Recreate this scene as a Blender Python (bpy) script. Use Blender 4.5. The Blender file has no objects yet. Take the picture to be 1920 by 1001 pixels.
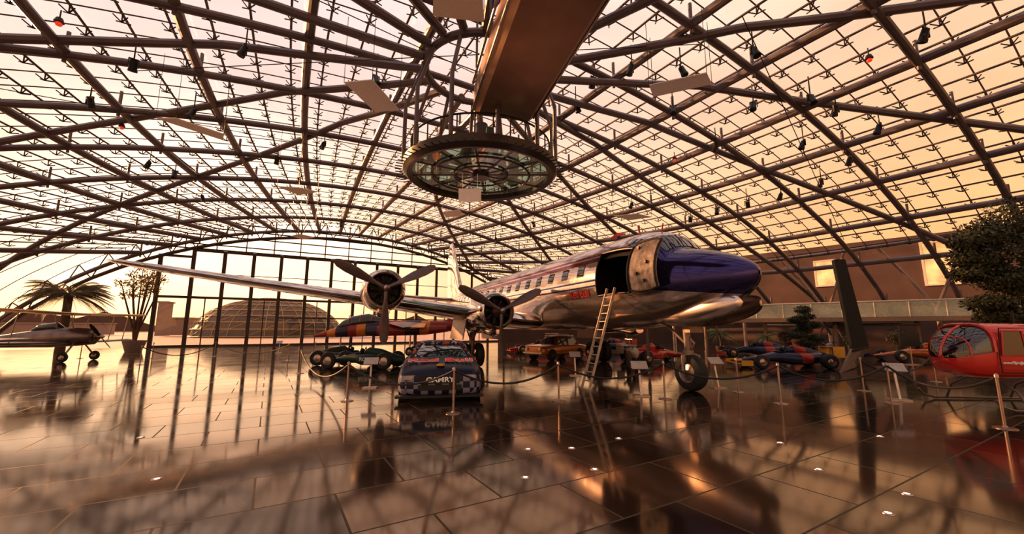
import bpy, math, random
from mathutils import Vector, Matrix, Euler
random.seed(7)
R=math.radians
COL=bpy.context.scene.collection
# ---------------------------------------------------------------- camera
CAMH=1.75; F=760.0; PITCH=math.atan(117/F); CP=math.cos(PITCH); SP=math.sin(PITCH)
cd=bpy.data.cameras.new('camera'); cam=bpy.data.objects.new('camera',cd); COL.objects.link(cam)
cd.sensor_width=36; cd.lens=F/1920*36; cd.clip_end=2000; cd.clip_start=.05
cam.location=(0,0,CAMH); cam.rotation_euler=(math.pi/2+PITCH,0,0)
bpy.context.scene.camera=cam
def ray(px,py):
    u=(px-960)/F; v=(500.5-py)/F
    return Vector((u,CP-SP*v,SP+CP*v))
def G(px,py,z=0.0):
    r=ray(px,py); t=(z-CAMH)/r.z
    return Vector((r.x*t,r.y*t,z))
def D(px,py,t):
    return Vector((0,0,CAMH))+ray(px,py)*t
# ---------------------------------------------------------------- materials
MATS={}
def nt_new(name):
    m=bpy.data.materials.new(name); m.use_nodes=True
    n=m.node_tree; n.nodes.clear()
    o=n.nodes.new('ShaderNodeOutputMaterial'); b=n.nodes.new('ShaderNodeBsdfPrincipled')
    n.links.new(b.outputs[0],o.inputs[0]); return m,n,b,o
def M(name,col,rough=.5,metal=0,emit=0,var=.12,scale=6,bump=0,coat=0,alpha=1):
    if name in MATS: return MATS[name]
    m,n,b,o=nt_new(name)
    tc=n.nodes.new('ShaderNodeTexCoord'); no=n.nodes.new('ShaderNodeTexNoise'); no.inputs['Scale'].default_value=scale
    no.inputs['Detail'].default_value=3
    n.links.new(tc.outputs['Object'],no.inputs['Vector'])
    cr=n.nodes.new('ShaderNodeValToRGB'); e=cr.color_ramp.elements
    e[0].position=.3; e[1].position=.7
    e[0].color=tuple(c*(1-var) for c in col)+(1,); e[1].color=tuple(min(1,c*(1+var)) for c in col)+(1,)
    n.links.new(no.outputs['Fac'],cr.inputs[0]); n.links.new(cr.outputs[0],b.inputs['Base Color'])
    b.inputs['Roughness'].default_value=rough; b.inputs['Metallic'].default_value=metal
    b.inputs['Coat Weight'].default_value=coat; b.inputs['Alpha'].default_value=alpha
    if emit:
        n.links.new(cr.outputs[0],b.inputs['Emission Color']); b.inputs['Emission Strength'].default_value=emit
    if bump:
        bp=n.nodes.new('ShaderNodeBump'); bp.inputs['Strength'].default_value=bump; bp.inputs['Distance'].default_value=.05
        n.links.new(no.outputs['Fac'],bp.inputs['Height']); n.links.new(bp.outputs[0],b.inputs['Normal'])
    MATS[name]=m; return m
def glassmat(name,tint=(.97,.97,.97),gl=.07,rough=.02,fr=.35):
    m,n,b,o=nt_new(name); n.nodes.remove(b)
    t=n.nodes.new('ShaderNodeBsdfTransparent'); t.inputs[0].default_value=tint+(1,)
    g=n.nodes.new('ShaderNodeBsdfGlossy'); g.inputs['Roughness'].default_value=rough
    lw=n.nodes.new('ShaderNodeLayerWeight'); lw.inputs[0].default_value=.25
    mr=n.nodes.new('ShaderNodeMapRange'); mr.inputs['To Min'].default_value=gl; mr.inputs['To Max'].default_value=min(1,gl+fr)
    n.links.new(lw.outputs['Fresnel'],mr.inputs[0])
    x=n.nodes.new('ShaderNodeMixShader'); n.links.new(mr.outputs[0],x.inputs[0]); n.links.new(t.outputs[0],x.inputs[1]); n.links.new(g.outputs[0],x.inputs[2])
    n.links.new(x.outputs[0],o.inputs[0]); MATS[name]=m; return m
def bands(name,axis,lo,hi,stops,rough=.2,metal=.5,mask=None,maskcol=None,bump=0.0,coat=0):
    """stops: [(value,color)] constant bands along an object axis"""
    m,n,b,o=nt_new(name)
    tc=n.nodes.new('ShaderNodeTexCoord'); sx=n.nodes.new('ShaderNodeSeparateXYZ'); n.links.new(tc.outputs['Object'],sx.inputs[0])
    mr=n.nodes.new('ShaderNodeMapRange'); mr.inputs['From Min'].default_value=lo; mr.inputs['From Max'].default_value=hi
    n.links.new(sx.outputs[axis],mr.inputs[0])
    cr=n.nodes.new('ShaderNodeValToRGB'); cr.color_ramp.interpolation='CONSTANT'
    e=cr.color_ramp.elements
    while len(e)<len(stops): e.new(.5)
    for i,(p,c) in enumerate(stops):
        e[i].position=(p-lo)/(hi-lo)
    for i,(p,c) in enumerate(stops): e[i].color=tuple(c)+(1,)
    n.links.new(mr.outputs[0],cr.inputs[0]); out=cr.outputs[0]
    if mask:
        out=mask(n,sx,out)
    n.links.new(out,b.inputs['Base Color'])
    b.inputs['Roughness'].default_value=rough; b.inputs['Metallic'].default_value=metal; b.inputs['Coat Weight'].default_value=coat
    if bump:
        no=n.nodes.new('ShaderNodeTexNoise'); no.inputs['Scale'].default_value=1.3; n.links.new(tc.outputs['Object'],no.inputs['Vector'])
        br=n.nodes.new('ShaderNodeTexBrick'); mp=n.nodes.new('ShaderNodeMapping'); mp.inputs['Rotation'].default_value=(R(90),0,0)
        n.links.new(tc.outputs['Object'],mp.inputs[0]); n.links.new(mp.outputs[0],br.inputs['Vector'])
        br.inputs['Scale'].default_value=1; br.inputs['Brick Width'].default_value=1.4; br.inputs['Row Height'].default_value=.62; br.inputs['Mortar Size'].default_value=.008
        mm=n.nodes.new('ShaderNodeMath'); mm.operation='MULTIPLY_ADD'; mm.inputs[1].default_value=-.12
        n.links.new(br.outputs['Fac'],mm.inputs[0]); n.links.new(no.outputs['Fac'],mm.inputs[2])
        bp=n.nodes.new('ShaderNodeBump'); bp.inputs['Strength'].default_value=bump; bp.inputs['Distance'].default_value=.12
        n.links.new(mm.outputs[0],bp.inputs['Height']); n.links.new(bp.outputs[0],b.inputs['Normal'])
    MATS[name]=m; return m
chrome=M('polished_aluminium',(.72,.62,.57),.10,1,var=.22,scale=1.5,bump=.2)
chrome2=M('smooth_aluminium_skin',(.66,.57,.53),.22,1,var=.08,scale=1.5)
steel=M('brushed_steel',(.40,.32,.29),.3,1)
poststeel=M('barrier_steel',(.36,.27,.24),.35,1)
ladmat=M('ladder_aluminium',(.42,.34,.30),.5,.4)
tubemat=M('roof_tube_paint',(.155,.125,.13),.38,.3,var=.15,scale=1)
mullmat=M('mullion_paint',(.085,.060,.058),.45,.3)
dark=M('dark_metal',(.03,.023,.023),.4,.5)
rubber=M('tyre_rubber',(.02,.018,.018),.7)
black=M('black_paint',(.008,.008,.009),.4,.1)
beammat=M('catwalk_cladding',(.25,.15,.11),.5,.3,var=.2,scale=.6)
white=M('white_cloth',(.88,.84,.84),.8,0,var=.04)
red=M('red_paint',(.36,.015,.012),.2,.1,coat=.6)
glassR=glassmat('roof_glass',(.99,.98,.97),.01,fr=.10)
glassW=glassmat('window_glass',(.97,.96,.95),.03,fr=.25)
glassT=glassmat('teal_glass',(.36,.58,.50),.10,.05)
glassG=M('balustrade_glass',(.60,.66,.56),.08,0,alpha=.45)
glassD=M('dark_tinted_glass',(.03,.03,.035),.04,.3,coat=1)
# ---------------------------------------------------------------- mesh builder
class MB:
    def __init__(s): s.v=[];s.f=[];s.m=[]
    def add(s,vs,fs,mi=0):
        o=len(s.v); s.v+= [tuple(v) for v in vs]
        for f in fs: s.f.append(tuple(i+o for i in f)); s.m.append(mi)
    def box(s,c,d,rot=None,mi=0,taper=1.0):
        hx,hy,hz=d[0]/2,d[1]/2,d[2]/2; vs=[]
        for z in(-1,1):
            k=taper if z>0 else 1
            for x,y in((-1,-1),(1,-1),(1,1),(-1,1)):
                v=Vector((x*hx*k,y*hy*k,z*hz))
                if rot is not None: v=rot@v
                vs.append(v+Vector(c))
        s.add(vs,[(3,2,1,0),(4,5,6,7),(0,1,5,4),(1,2,6,5),(2,3,7,6),(3,0,4,7)],mi)
    def cyl(s,p,q,r,r2=None,n=10,mi=0,cap=True):
        p=Vector(p);q=Vector(q); r2=r if r2 is None else r2
        d=(q-p)
        if d.length<1e-6: return
        d.normalize(); a=Vector((0,0,1)) if abs(d.z)<.9 else Vector((1,0,0))
        x=d.cross(a).normalized(); y=d.cross(x).normalized(); vs=[]
        for c,rr in((p,r),(q,r2)):
            for i in range(n):
                t=2*math.pi*i/n; vs.append(c+(x*math.cos(t)+y*math.sin(t))*rr)
        fs=[(i,n+i,n+(i+1)%n,(i+1)%n) for i in range(n)]
        if cap: fs+=[tuple(range(n)),tuple(range(2*n-1,n-1,-1))]
        s.add(vs,fs,mi)
    def tube(s,pts,r,n=8,mi=0,closed=False):
        pts=[Vector(p) for p in pts]; L=len(pts)
        if L<2: return
        rs=r if isinstance(r,(list,tuple)) else [r]*L
        vs=[]; prev=None
        for i,p in enumerate(pts):
            if closed: d=pts[(i+1)%L]-pts[i-1]
            else: d=pts[min(i+1,L-1)]-pts[max(i-1,0)]
            d.normalize()
            if prev is None:
                a=Vector((0,0,1)) if abs(d.z)<.9 else Vector((1,0,0)); x=d.cross(a).normalized()
            else: x=(prev-d*prev.dot(d)).normalized()
            prev=x; y=d.cross(x)
            for k in range(n):
                t=2*math.pi*k/n; vs.append(p+(x*math.cos(t)+y*math.sin(t))*rs[i])
        fs=[]
        for i in range(L if closed else L-1):
            j=(i+1)%L
            for k in range(n):
                fs.append((i*n+k,i*n+(k+1)%n,j*n+(k+1)%n,j*n+k))
        if not closed: fs+=[tuple(range(n-1,-1,-1)),tuple(range((L-1)*n,L*n))]
        s.add(vs,fs,mi)
    def loft(s,rings,mi=0,cap=True,closed=True,mifun=None):
        n=len(rings[0]); vs=[v for r in rings for v in r]; o=len(s.v)
        s.v+=[tuple(v) for v in vs]
        for i in range(len(rings)-1):
            for k in range(n if closed else n-1):
                s.f.append((o+i*n+k,o+i*n+(k+1)%n,o+(i+1)*n+(k+1)%n,o+(i+1)*n+k)); s.m.append(mifun(i,k) if mifun else mi)
        if cap:
            s.f.append(tuple(o+k for k in range(n-1,-1,-1))); s.m.append(mi)
            s.f.append(tuple(o+(len(rings)-1)*n+k for k in range(n))); s.m.append(mi)
    def lathe(s,prof,c=(0,0,0),axis='x',n=24,mi=0,rot=None):
        c=Vector(c); rings=[]
        for a,r in prof:
            ring=[]
            for i in range(n):
                t=2*math.pi*i/n; u,w=math.cos(t)*r,math.sin(t)*r
                v=Vector((a,u,w)) if axis=='x' else (Vector((w,a,u)) if axis=='y' else Vector((u,w,a)))
                if rot is not None: v=rot@v
                ring.append(v+c)
            rings.append(ring)
        s.loft(rings,mi,cap=False)
    def sphere(s,c,r,n=14,m=8,mi=0):
        if not isinstance(r,(tuple,list)): r=(r,r,r)
        rings=[]
        for j in range(m+1):
            ph=-math.pi/2+math.pi*j/m; k=max(math.cos(ph),.001)
            rings.append([Vector((c[0]+r[0]*k*math.cos(2*math.pi*i/n),c[1]+r[1]*k*math.sin(2*math.pi*i/n),c[2]+r[2]*math.sin(ph))) for i in range(n)])
        s.loft(rings,mi,cap=False)
    def obj(s,name,mats,parent=None,smooth=True,ang=35,loc=None,rot=None,fix=True,**kw):
        me=bpy.data.meshes.new(name); me.from_pydata(s.v,[],s.f)
        if not isinstance(mats,(list,tuple)): mats=[mats]
        for m in mats: me.materials.append(m)
        me.polygons.foreach_set('material_index',s.m)
        me.validate(); me.update()
        if fix and len(s.f)<60000:
            import bmesh
            bm=bmesh.new(); bm.from_mesh(me); bmesh.ops.recalc_face_normals(bm,faces=bm.faces); bm.to_mesh(me); bm.free()
        if smooth:
            me.polygons.foreach_set('use_smooth',[True]*len(me.polygons)); me.set_sharp_from_angle(angle=R(ang))
        ob=bpy.data.objects.new(name,me); COL.objects.link(ob)
        if parent: ob.parent=parent
        if loc is not None: ob.location=loc
        if rot is not None: ob.rotation_euler=rot
        for k,v in kw.items(): ob[k]=v
        return ob
def top(name,label,cat,loc=(0,0,0),rz=0,**kw):
    e=bpy.data.objects.new(name,None); COL.objects.link(e); e.empty_display_size=.2
    e.location=loc; e.rotation_euler=(0,0,rz); e['label']=label; e['category']=cat
    for k,v in kw.items(): e[k]=v
    return e
def dup(ob,loc=None,rz=None,label=None):
    def rec(o,par):
        c=o.copy(); COL.objects.link(c)
        if par: c.parent=par; c.matrix_parent_inverse=o.matrix_parent_inverse.copy()
        for ch in list(o.children): rec(ch,c)
        return c
    c=rec(ob,None)
    if loc is not None: c.location=loc
    if rz is not None: c.rotation_euler[2]=rz
    if label: c['label']=label
    return c
def text(body,size,mat,mw,parent,name='lettering',ext=.004,bold=0,shear=0,sx=1.0):
    cu=bpy.data.curves.new('t','FONT'); cu.body=body; cu.size=size; cu.extrude=ext; cu.align_x='CENTER'; cu.align_y='CENTER'; cu.offset=bold; cu.shear=shear
    to=bpy.data.objects.new('t',cu); COL.objects.link(to)
    bpy.context.view_layer.update()
    me=bpy.data.meshes.new_from_object(to.evaluated_get(bpy.context.evaluated_depsgraph_get()))
    bpy.data.objects.remove(to)
    me.transform(mw@Matrix.Diagonal((sx,1,1,1))); me.materials.clear(); me.materials.append(mat)
    o=bpy.data.objects.new(name,me); COL.objects.link(o); o.parent=parent; return o
def frame(o,x,y):  # matrix with origin o, text x dir, text up dir
    x=Vector(x).normalized(); y=Vector(y); y=(y-x*y.dot(x)).normalized(); z=x.cross(y)
    m=Matrix((x,y,z)).transposed().to_4x4(); m.translation=Vector(o); return m
def cat(kn,x):
    """smooth interpolation through knots"""
    if x<=kn[0][0]: return kn[0][1]
    if x>=kn[-1][0]: return kn[-1][1]
    for i in range(len(kn)-1):
        if kn[i][0]<=x<=kn[i+1][0]:
            x0,y0=kn[i];x1,y1=kn[i+1];h=x1-x0;t=(x-x0)/h
            m0=(y1-kn[i-1][1])/(x1-kn[i-1][0]) if i>0 else (y1-y0)/h
            m1=(kn[i+2][1]-y0)/(kn[i+2][0]-x0) if i+2<len(kn) else (y1-y0)/h
            return (2*t**3-3*t*t+1)*y0+(t**3-2*t*t+t)*h*m0+(-2*t**3+3*t*t)*y1+(t**3-t*t)*h*m1
def ering(x,cy,cz,ry,rz,n=20,pw=1.0):
    out=[]
    for i in range(n):
        t=2*math.pi*i/n; c,s_=math.cos(t),math.sin(t)
        out.append(Vector((x,cy+ry*math.copysign(abs(c)**pw,c),cz+rz*math.copysign(abs(s_)**pw,s_))))
    return out
# ---------------------------------------------------------------- world + sun
w=bpy.data.worlds.new('sunset_sky'); bpy.context.scene.world=w; w.use_nodes=True; n=w.node_tree; n.nodes.clear()
wo=n.nodes.new('ShaderNodeOutputWorld'); bg=n.nodes.new('ShaderNodeBackground'); n.links.new(bg.outputs[0],wo.inputs[0])
tc=n.nodes.new('ShaderNodeTexCoord'); sx=n.nodes.new('ShaderNodeSeparateXYZ'); n.links.new(tc.outputs['Generated'],sx.inputs[0])
def ramp(st):
    cr=n.nodes.new('ShaderNodeValToRGB'); e=cr.color_ramp.elements
    while len(e)<len(st): e.new(.5)
    for i,(p,c) in enumerate(st): e[i].position=p
    for i,(p,c) in enumerate(st): e[i].color=c+(1,)
    n.links.new(sx.outputs[2],cr.inputs[0]); return cr
ra=ramp([(0,(1,.46,.18)),(.03,(1,.60,.30)),(.10,(1,.68,.42)),(.2,(.93,.64,.45)),(.45,(.80,.60,.53)),(.8,(.68,.57,.58))])
rb=ramp([(0,(1,.40,.12)),(.1,(.96,.50,.21)),(.3,(.88,.54,.30)),(.6,(.79,.56,.42)),(1,(.68,.56,.56))])
mr=n.nodes.new('ShaderNodeMapRange'); mr.inputs['From Min'].default_value=-.4; mr.inputs['From Max'].default_value=.8; mr.interpolation_type='SMOOTHSTEP'
n.links.new(sx.outputs[0],mr.inputs[0])
mx=n.nodes.new('ShaderNodeMix'); mx.data_type='RGBA'; n.links.new(mr.outputs[0],mx.inputs[0]); n.links.new(ra.outputs[0],mx.inputs[6]); n.links.new(rb.outputs[0],mx.inputs[7])
no=n.nodes.new('ShaderNodeTexNoise'); no.inputs['Scale'].default_value=2.2; no.inputs['Detail'].default_value=5
mp=n.nodes.new('ShaderNodeMapping'); mp.inputs['Scale'].default_value=(1,1,3); n.links.new(tc.outputs['Generated'],mp.inputs[0]); n.links.new(mp.outputs[0],no.inputs[0])
m2=n.nodes.new('ShaderNodeMapRange'); m2.inputs['From Min'].default_value=.3; m2.inputs['From Max'].default_value=.7; m2.inputs['To Min'].default_value=1.18; m2.inputs['To Max'].default_value=1.46
n.links.new(no.outputs['Fac'],m2.inputs[0])
# brighter glow low in the sky around the sunset direction
vm=n.nodes.new('ShaderNodeVectorMath'); vm.operation='DOT_PRODUCT'; n.links.new(tc.outputs['Generated'],vm.inputs[0]); vm.inputs[1].default_value=Vector((-.62,.78,.03)).normalized()
gl_=n.nodes.new('ShaderNodeMapRange'); gl_.interpolation_type='SMOOTHSTEP'; gl_.inputs['From Min'].default_value=.88; gl_.inputs['From Max'].default_value=1.0; gl_.inputs['To Min'].default_value=1.0; gl_.inputs['To Max'].default_value=1.7
n.links.new(vm.outputs['Value'],gl_.inputs[0])
mu=n.nodes.new('ShaderNodeMath'); mu.operation='MULTIPLY'; n.links.new(m2.outputs[0],mu.inputs[0]); n.links.new(gl_.outputs[0],mu.inputs[1])
n.links.new(mx.outputs[2],bg.inputs[0]); n.links.new(mu.outputs[0],bg.inputs[1])
sl=bpy.data.lights.new('sun','SUN'); sl.energy=10.0; sl.color=(1,.50,.20); sl.angle=R(1.5)
so=bpy.data.objects.new('sun',sl); COL.objects.link(so)
so.rotation_euler=Vector((-.86,.44,.26)).to_track_quat('Z','Y').to_euler()
vs=bpy.context.scene.view_settings; vs.view_transform='Standard'; vs.look='None'; vs.exposure=0.24; vs.gamma=0.84
# ---------------------------------------------------------------- hall geometry
E1=Vector((.86,.51,0)).normalized(); E2=Vector((-E1.y,E1.x,0)); PC=Vector((-1.5,17.7,0)); HALL=math.atan2(E1.y,E1.x)
QF=36.4
def RZ(p,q):
    a=44*(1-(q/62)**2); k=1-(p/a)**2
    if k<=0: return None
    return 16.3*(1-(q/110)**2)*k**.6
def RP(p,q,off=0):
    z=RZ(p,q)
    if z is None: return None
    v=PC+E1*p+E2*q; v.z=z+off*min(1,z/5); return v
def hit(px,py,off=0):
    r=ray(px,py); t=4
    while t<80:
        P=Vector((0,0,CAMH))+r*t; rel=P-PC; p=rel.dot(E1); q=rel.dot(E2)
        z=RZ(p,q)
        if z is None or P.z>=z+off: return P
        t+=.1
    return P
# floor
m,nn,b,o=nt_new('polished_stone_tiles')
tc=nn.nodes.new('ShaderNodeTexCoord'); mp=nn.nodes.new('ShaderNodeMapping'); mp.inputs['Rotation'].default_value=(0,0,-HALL); nn.links.new(tc.outputs['Object'],mp.inputs[0])
br=nn.nodes.new('ShaderNodeTexBrick'); br.offset=0.5; nn.links.new(mp.outputs[0],br.inputs['Vector'])
for k,v in (('Scale',1),('Brick Width',1.5),('Row Height',1.0),('Mortar Size',.012),('Mortar Smooth',.1)): br.inputs[k].default_value=v
br.inputs['Color1'].default_value=(.070,.040,.027,1); br.inputs['Color2'].default_value=(.012,.008,.007,1); br.inputs['Mortar'].default_value=(.003,.002,.002,1)
no=nn.nodes.new('ShaderNodeTexNoise'); no.inputs['Scale'].default_value=60; no.inputs['Detail'].default_value=6; nn.links.new(tc.outputs['Object'],no.inputs['Vector'])
n2=nn.nodes.new('ShaderNodeTexNoise'); n2.inputs['Scale'].default_value=.6; n2.inputs['Detail'].default_value=4; nn.links.new(tc.outputs['Object'],n2.inputs['Vector'])
mr=nn.nodes.new('ShaderNodeMapRange'); mr.inputs['From Min'].default_value=.3; mr.inputs['From Max'].default_value=.7; mr.inputs['To Min'].default_value=.055; mr.inputs['To Max'].default_value=.12; nn.links.new(n2.outputs['Fac'],mr.inputs[0])
ad=nn.nodes.new('ShaderNodeMath'); ad.operation='MULTIPLY_ADD'; ad.inputs[1].default_value=.6; nn.links.new(br.outputs['Fac'],ad.inputs[0]); nn.links.new(mr.outputs[0],ad.inputs[2])
nn.links.new(ad.outputs[0],b.inputs['Roughness'])
mxx=nn.nodes.new('ShaderNodeMix'); mxx.data_type='RGBA'; mxx.blend_type='MULTIPLY'; mxx.inputs[0].default_value=.6
nn.links.new(br.outputs['Color'],mxx.inputs[6]); nn.links.new(no.outputs['Color'],mxx.inputs[7]); nn.links.new(mxx.outputs[2],b.inputs['Base Color'])
sp=nn.nodes.new('ShaderNodeSeparateColor'); nn.links.new(br.outputs['Color'],sp.inputs[0])
m3=nn.nodes.new('ShaderNodeMapRange'); m3.inputs['From Min'].default_value=.004; m3.inputs['From Max'].default_value=.065; m3.inputs['To Min'].default_value=1.8; m3.inputs['To Max'].default_value=3.0
nn.links.new(sp.outputs[0],m3.inputs[0]); nn.links.new(m3.outputs[0],b.inputs['IOR'])
b.inputs['Specular Tint'].default_value=(1,.80,.60,1)
bp=nn.nodes.new('ShaderNodeBump'); bp.inputs['Strength'].default_value=.06; bp.inputs['Distance'].default_value=.02; nn.links.new(n2.outputs['Fac'],bp.inputs['Height']); nn.links.new(bp.outputs[0],b.inputs['Normal'])
floormat=m
B=MB(); pts=[]
for q in [-34+70.6*i/24 for i in range(25)]: pts.append((46*(1-(q/62)**2)+1,q))
poly=[PC+E1*p+E2*q for p,q in pts]+[PC-E1*p+E2*q for p,q in reversed(pts)]
B.add([(v.x,v.y,0) for v in poly]+[(v.x,v.y,-.3) for v in poly],[tuple(range(len(poly))),tuple(range(2*len(poly)-1,len(poly)-1,-1))]+[(i,len(poly)+i,len(poly)+(i+1)%len(poly),(i+1)%len(poly)) for i in range(len(poly))])
B.obj('floor',floormat,smooth=False,kind='structure',label='polished dark stone tile floor mirroring the sunset',category='floor')
B=MB(); B.box((0,150,-.36),(1200,1000,.1)); B.obj('apron_ground',M('apron_concrete',(.42,.3,.25),.7,scale=.05),smooth=False,kind='structure',label='pale concrete airfield apron outside the glass hall',category='ground')
# ceiling
ceil=top('ceiling','curved glazed shell roof on steel tube arches','ceiling',kind='structure')
ZC=8.6
def cut(P,p): return p>6 and P.z<ZC
B=MB(); NP,NQ=60,50; grid=[];gp=[]
for j in range(NQ+1):
    q=-34+(QF+34)*j/NQ; a=44*(1-(q/62)**2)*.9995
    for i in range(NP+1):
        s_=-1+2*i/NP; s_=math.sin(s_*math.pi/2); grid.append(RP(a*s_,q,0)+Vector((0,0,.12))); gp.append(a*s_)
fs=[]
for j in range(NQ):
    for i in range(NP):
        k=j*(NP+1)+i
        if not cut(grid[k],gp[k]): fs.append((k,k+1,k+NP+2,k+NP+1))
B.add(grid,fs)
B.obj('roof_glazing',glassR,ceil)
def path(fn,n=70):
    out=[]
    for i in range(n+1):
        v=fn(i/n)
        if v is not None: out.append(v)
    return out
LOW=-1.1
qs=[-30+ (QF+30)/14*i for i in range(15)]
for q in qs:
    a=44*(1-(q/62)**2)*.999
    B=MB(); B.tube(path(lambda t:RP(a*math.sin((2*t-1)*math.pi/2),q,LOW)),.18,10); B.obj('roof_arch',tubemat,ceil)
p0s=[-40.8+4.8*i for i in range(18)]
def mer(p0,q): return p0*(1-(max(q,0)/50)**2)*(1-(min(q,0)/70)**2)
for p0 in p0s:
    B=MB(); B.tube(path(lambda t:RP(mer(p0,-30+(QF+30)*t),-30+(QF+30)*t,LOW+.1)),.21,10); B.obj('roof_arch',tubemat,ceil)
# radial ribs sweeping into the central ring
RR=2.7
for k in range(18):
    f=2*math.pi*(k+.35)/18
    def rib(t):
        r=RR+43*t; sg=1 if math.cos(f)<0 else -1
        a=f+sg*.17*(r/18); p=r*math.cos(a); q=r*math.sin(a)
        if q>QF or q<-33: return None
        sm=max(0,1-(r-RR)/9)
        return RP(p,q,LOW+.1-1.2*sm)
    pp=[]
    for i in range(91):
        v=rib(i/90)
        if v is None: break
        pp.append(v)
    B=MB(); B.tube(pp,.19,8); B.obj('radial_rib',tubemat,ceil)
B=MB()
for q in qs:
    for p0 in p0s:
        a=RP(mer(p0,q),q,LOW-.35); c=RP(mer(p0,q),q,0)
        if a and c and c.z>3: B.cyl(a,c,.08,n=6)
B.obj('roof_post',tubemat,ceil,kind='stuff')
B=MB(); dq=(QF+30)/48; fq=[-30+dq*i for i in range(49)]
def runs(lst):
    out=[];cur=[]
    for P,p in lst:
        if P is None or cut(P,p):
            if len(cur)>1: out.append(cur)
            cur=[]
        else: cur.append(P)
    if len(cur)>1: out.append(cur)
    return out
for q in fq:
    a=44*(1-(q/62)**2)*.995
    L=[]
    for t in range(61):
        p=a*math.sin((2*t/60-1)*math.pi/2); L.append((RP(p,q,0),p))
    for r_ in runs(L): B.tube(r_,.032,5)
fp=[-43.2+1.6*i for i in range(55)]
for p0 in fp:
    L=[]
    for t in range(45):
        q=-30+(QF+30)*t/44; p=mer(p0,q); L.append((RP(p,q,-.05),p))
    for r_ in runs(L): B.tube(r_,.055,5)
B.obj('glazing_bar',mullmat,ceil,kind='stuff',fix=False)
B=MB()
for q in fq:
    for p0 in fp:
        c=RP(mer(p0,q),q,0)
        if c is None or c.z<4 or c.y<2 or cut(c,p0): continue
        if abs(c.x)/max(c.y,.1)>1.7 : continue
        a=Vector(c); a.z-=.42
        B.cyl(a,c,.035,n=4,cap=False)
        for s1 in(-1,1):
            B.cyl(a,a+(E1*s1*.24+E2*.24)+Vector((0,0,.14)),.03,n=4,cap=False)
            B.cyl(a,a+(E1*s1*.24-E2*.24)+Vector((0,0,.14)),.03,n=4,cap=False)
B.obj('glass_spider_fitting',M('spider_steel',(.05,.035,.033),.4,.5),ceil,kind='stuff',smooth=False,fix=False)
def edge(q):
    a=44*(1-(q/62)**2); k=(ZC/(16.3*(1-(q/110)**2)))**(1/.6); return a*math.sqrt(1-k)
B=MB(); L=[]
for j in range(40):
    q=-30+(QF+28)*j/39; L.append(PC+E1*edge(q)+E2*q+Vector((0,0,ZC)))
B.tube(L,.14,8); B.obj('edge_beam',tubemat,ceil)
# forked steel supports along the right-hand edge
for q in (-13,-5.5,2,9.5,17,24.5):
    p=edge(q); foot=PC+E1*(p+2.2)+E2*q
    B=MB(); mid=foot+Vector((0,0,3.4)); B.cyl(foot,mid,.16,n=10)
    for dq_ in(-2.6,2.6):
        tp_=PC+E1*edge(q+dq_)+E2*(q+dq_)+Vector((0,0,ZC)); B.tube([mid,mid.lerp(tp_,.5)+E1*.35,tp_],.12,8)
    B.obj('forked_support',M('support_paint',(.34,.27,.25),.4,.2),ceil)
B=MB()
for (p1,q1,p2,q2) in [(-20,-4,4,2),(-14,8,8,-6),(5,3,30,8),(8,-8,32,-2),(-6,12,14,20),(-28,6,-6,14)]:
    B.cyl(RP(p1,q1,-1.4),RP(p2,q2,-1.4),.02,n=5)
B.obj('tension_cable',dark,ceil,kind='stuff')
# facade windows
bay=2.63; wm=M('window_frame_paint',(.06,.042,.04),.45,.3)
base=PC+E2*QF
for i in range(17):
    p=-17.6+bay*i
    e=top('window_%d'%(i+1),'tall floor-to-roof window bay with dark steel frame','window',base+E1*(p+bay/2),HALL,kind='structure')
    zt=min(10.0,RZ(abs(p)+bay,QF)-.4 if RZ(abs(p)+bay,QF) else 4)
    if zt<4: zt=4
    B=MB(); B.box((-bay/2,0,zt/2),(.34,.3,zt))
    if i==16 : B.box((bay/2,0,zt/2),(.16,.3,zt))
    for z in (.08,5.0,zt-.1): B.box((0,0,z),(bay-.34,.2,.24))
    if i%2==1: B.box((0,0,2.5),(.10,.14,4.8))
    if i>=4: B.box((0,0,3.0),(bay-.34,.12,.14))
    B.box((0,0,7.5),(bay-.34,.06,.07))
    B.obj('window_frame',wm,e,smooth=False)
    B=MB(); B.box((0,0,zt/2),(bay-.36,.02,zt-.3)); B.obj('window_pane',glassW,e,smooth=False)
B=MB()
for i in range(-10,12):
    p=i*bay-.0
    z1=RZ(p,QF)
    if z1 and z1>10.3: B.cyl(base+E1*p+Vector((0,0,10)),base+E1*p+Vector((0,0,z1-.2)),.06,n=6)
for z in (10.1,10.6,11.6,12.4,13.1):
    a=28*math.sqrt(max(0,1-(z/14.6)**(1/.6)))
    B.cyl(base-E1*a+Vector((0,0,z)),base+E1*a+Vector((0,0,z)),.07,n=6)
pp=[base+E1*(28*(2*t/30-1))+Vector((0,0,(RZ(28*(2*t/30-1),QF-.1) or 1)-1.9)) for t in range(31)]
B.tube(pp,.18,8)
for k in range(30):
    mid=base+E1*(28*(2*(k+.5)/30-1))+Vector((0,0,(RZ(28*(2*(k+.5)/30-1),QF) or 1)))
    B.cyl(pp[k],mid,.05,n=5); B.cyl(pp[k+1],mid,.05,n=5)
B.obj('trim_1',mullmat,kind='structure',label='steel lattice truss over the glazed end wall',category='truss')
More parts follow.
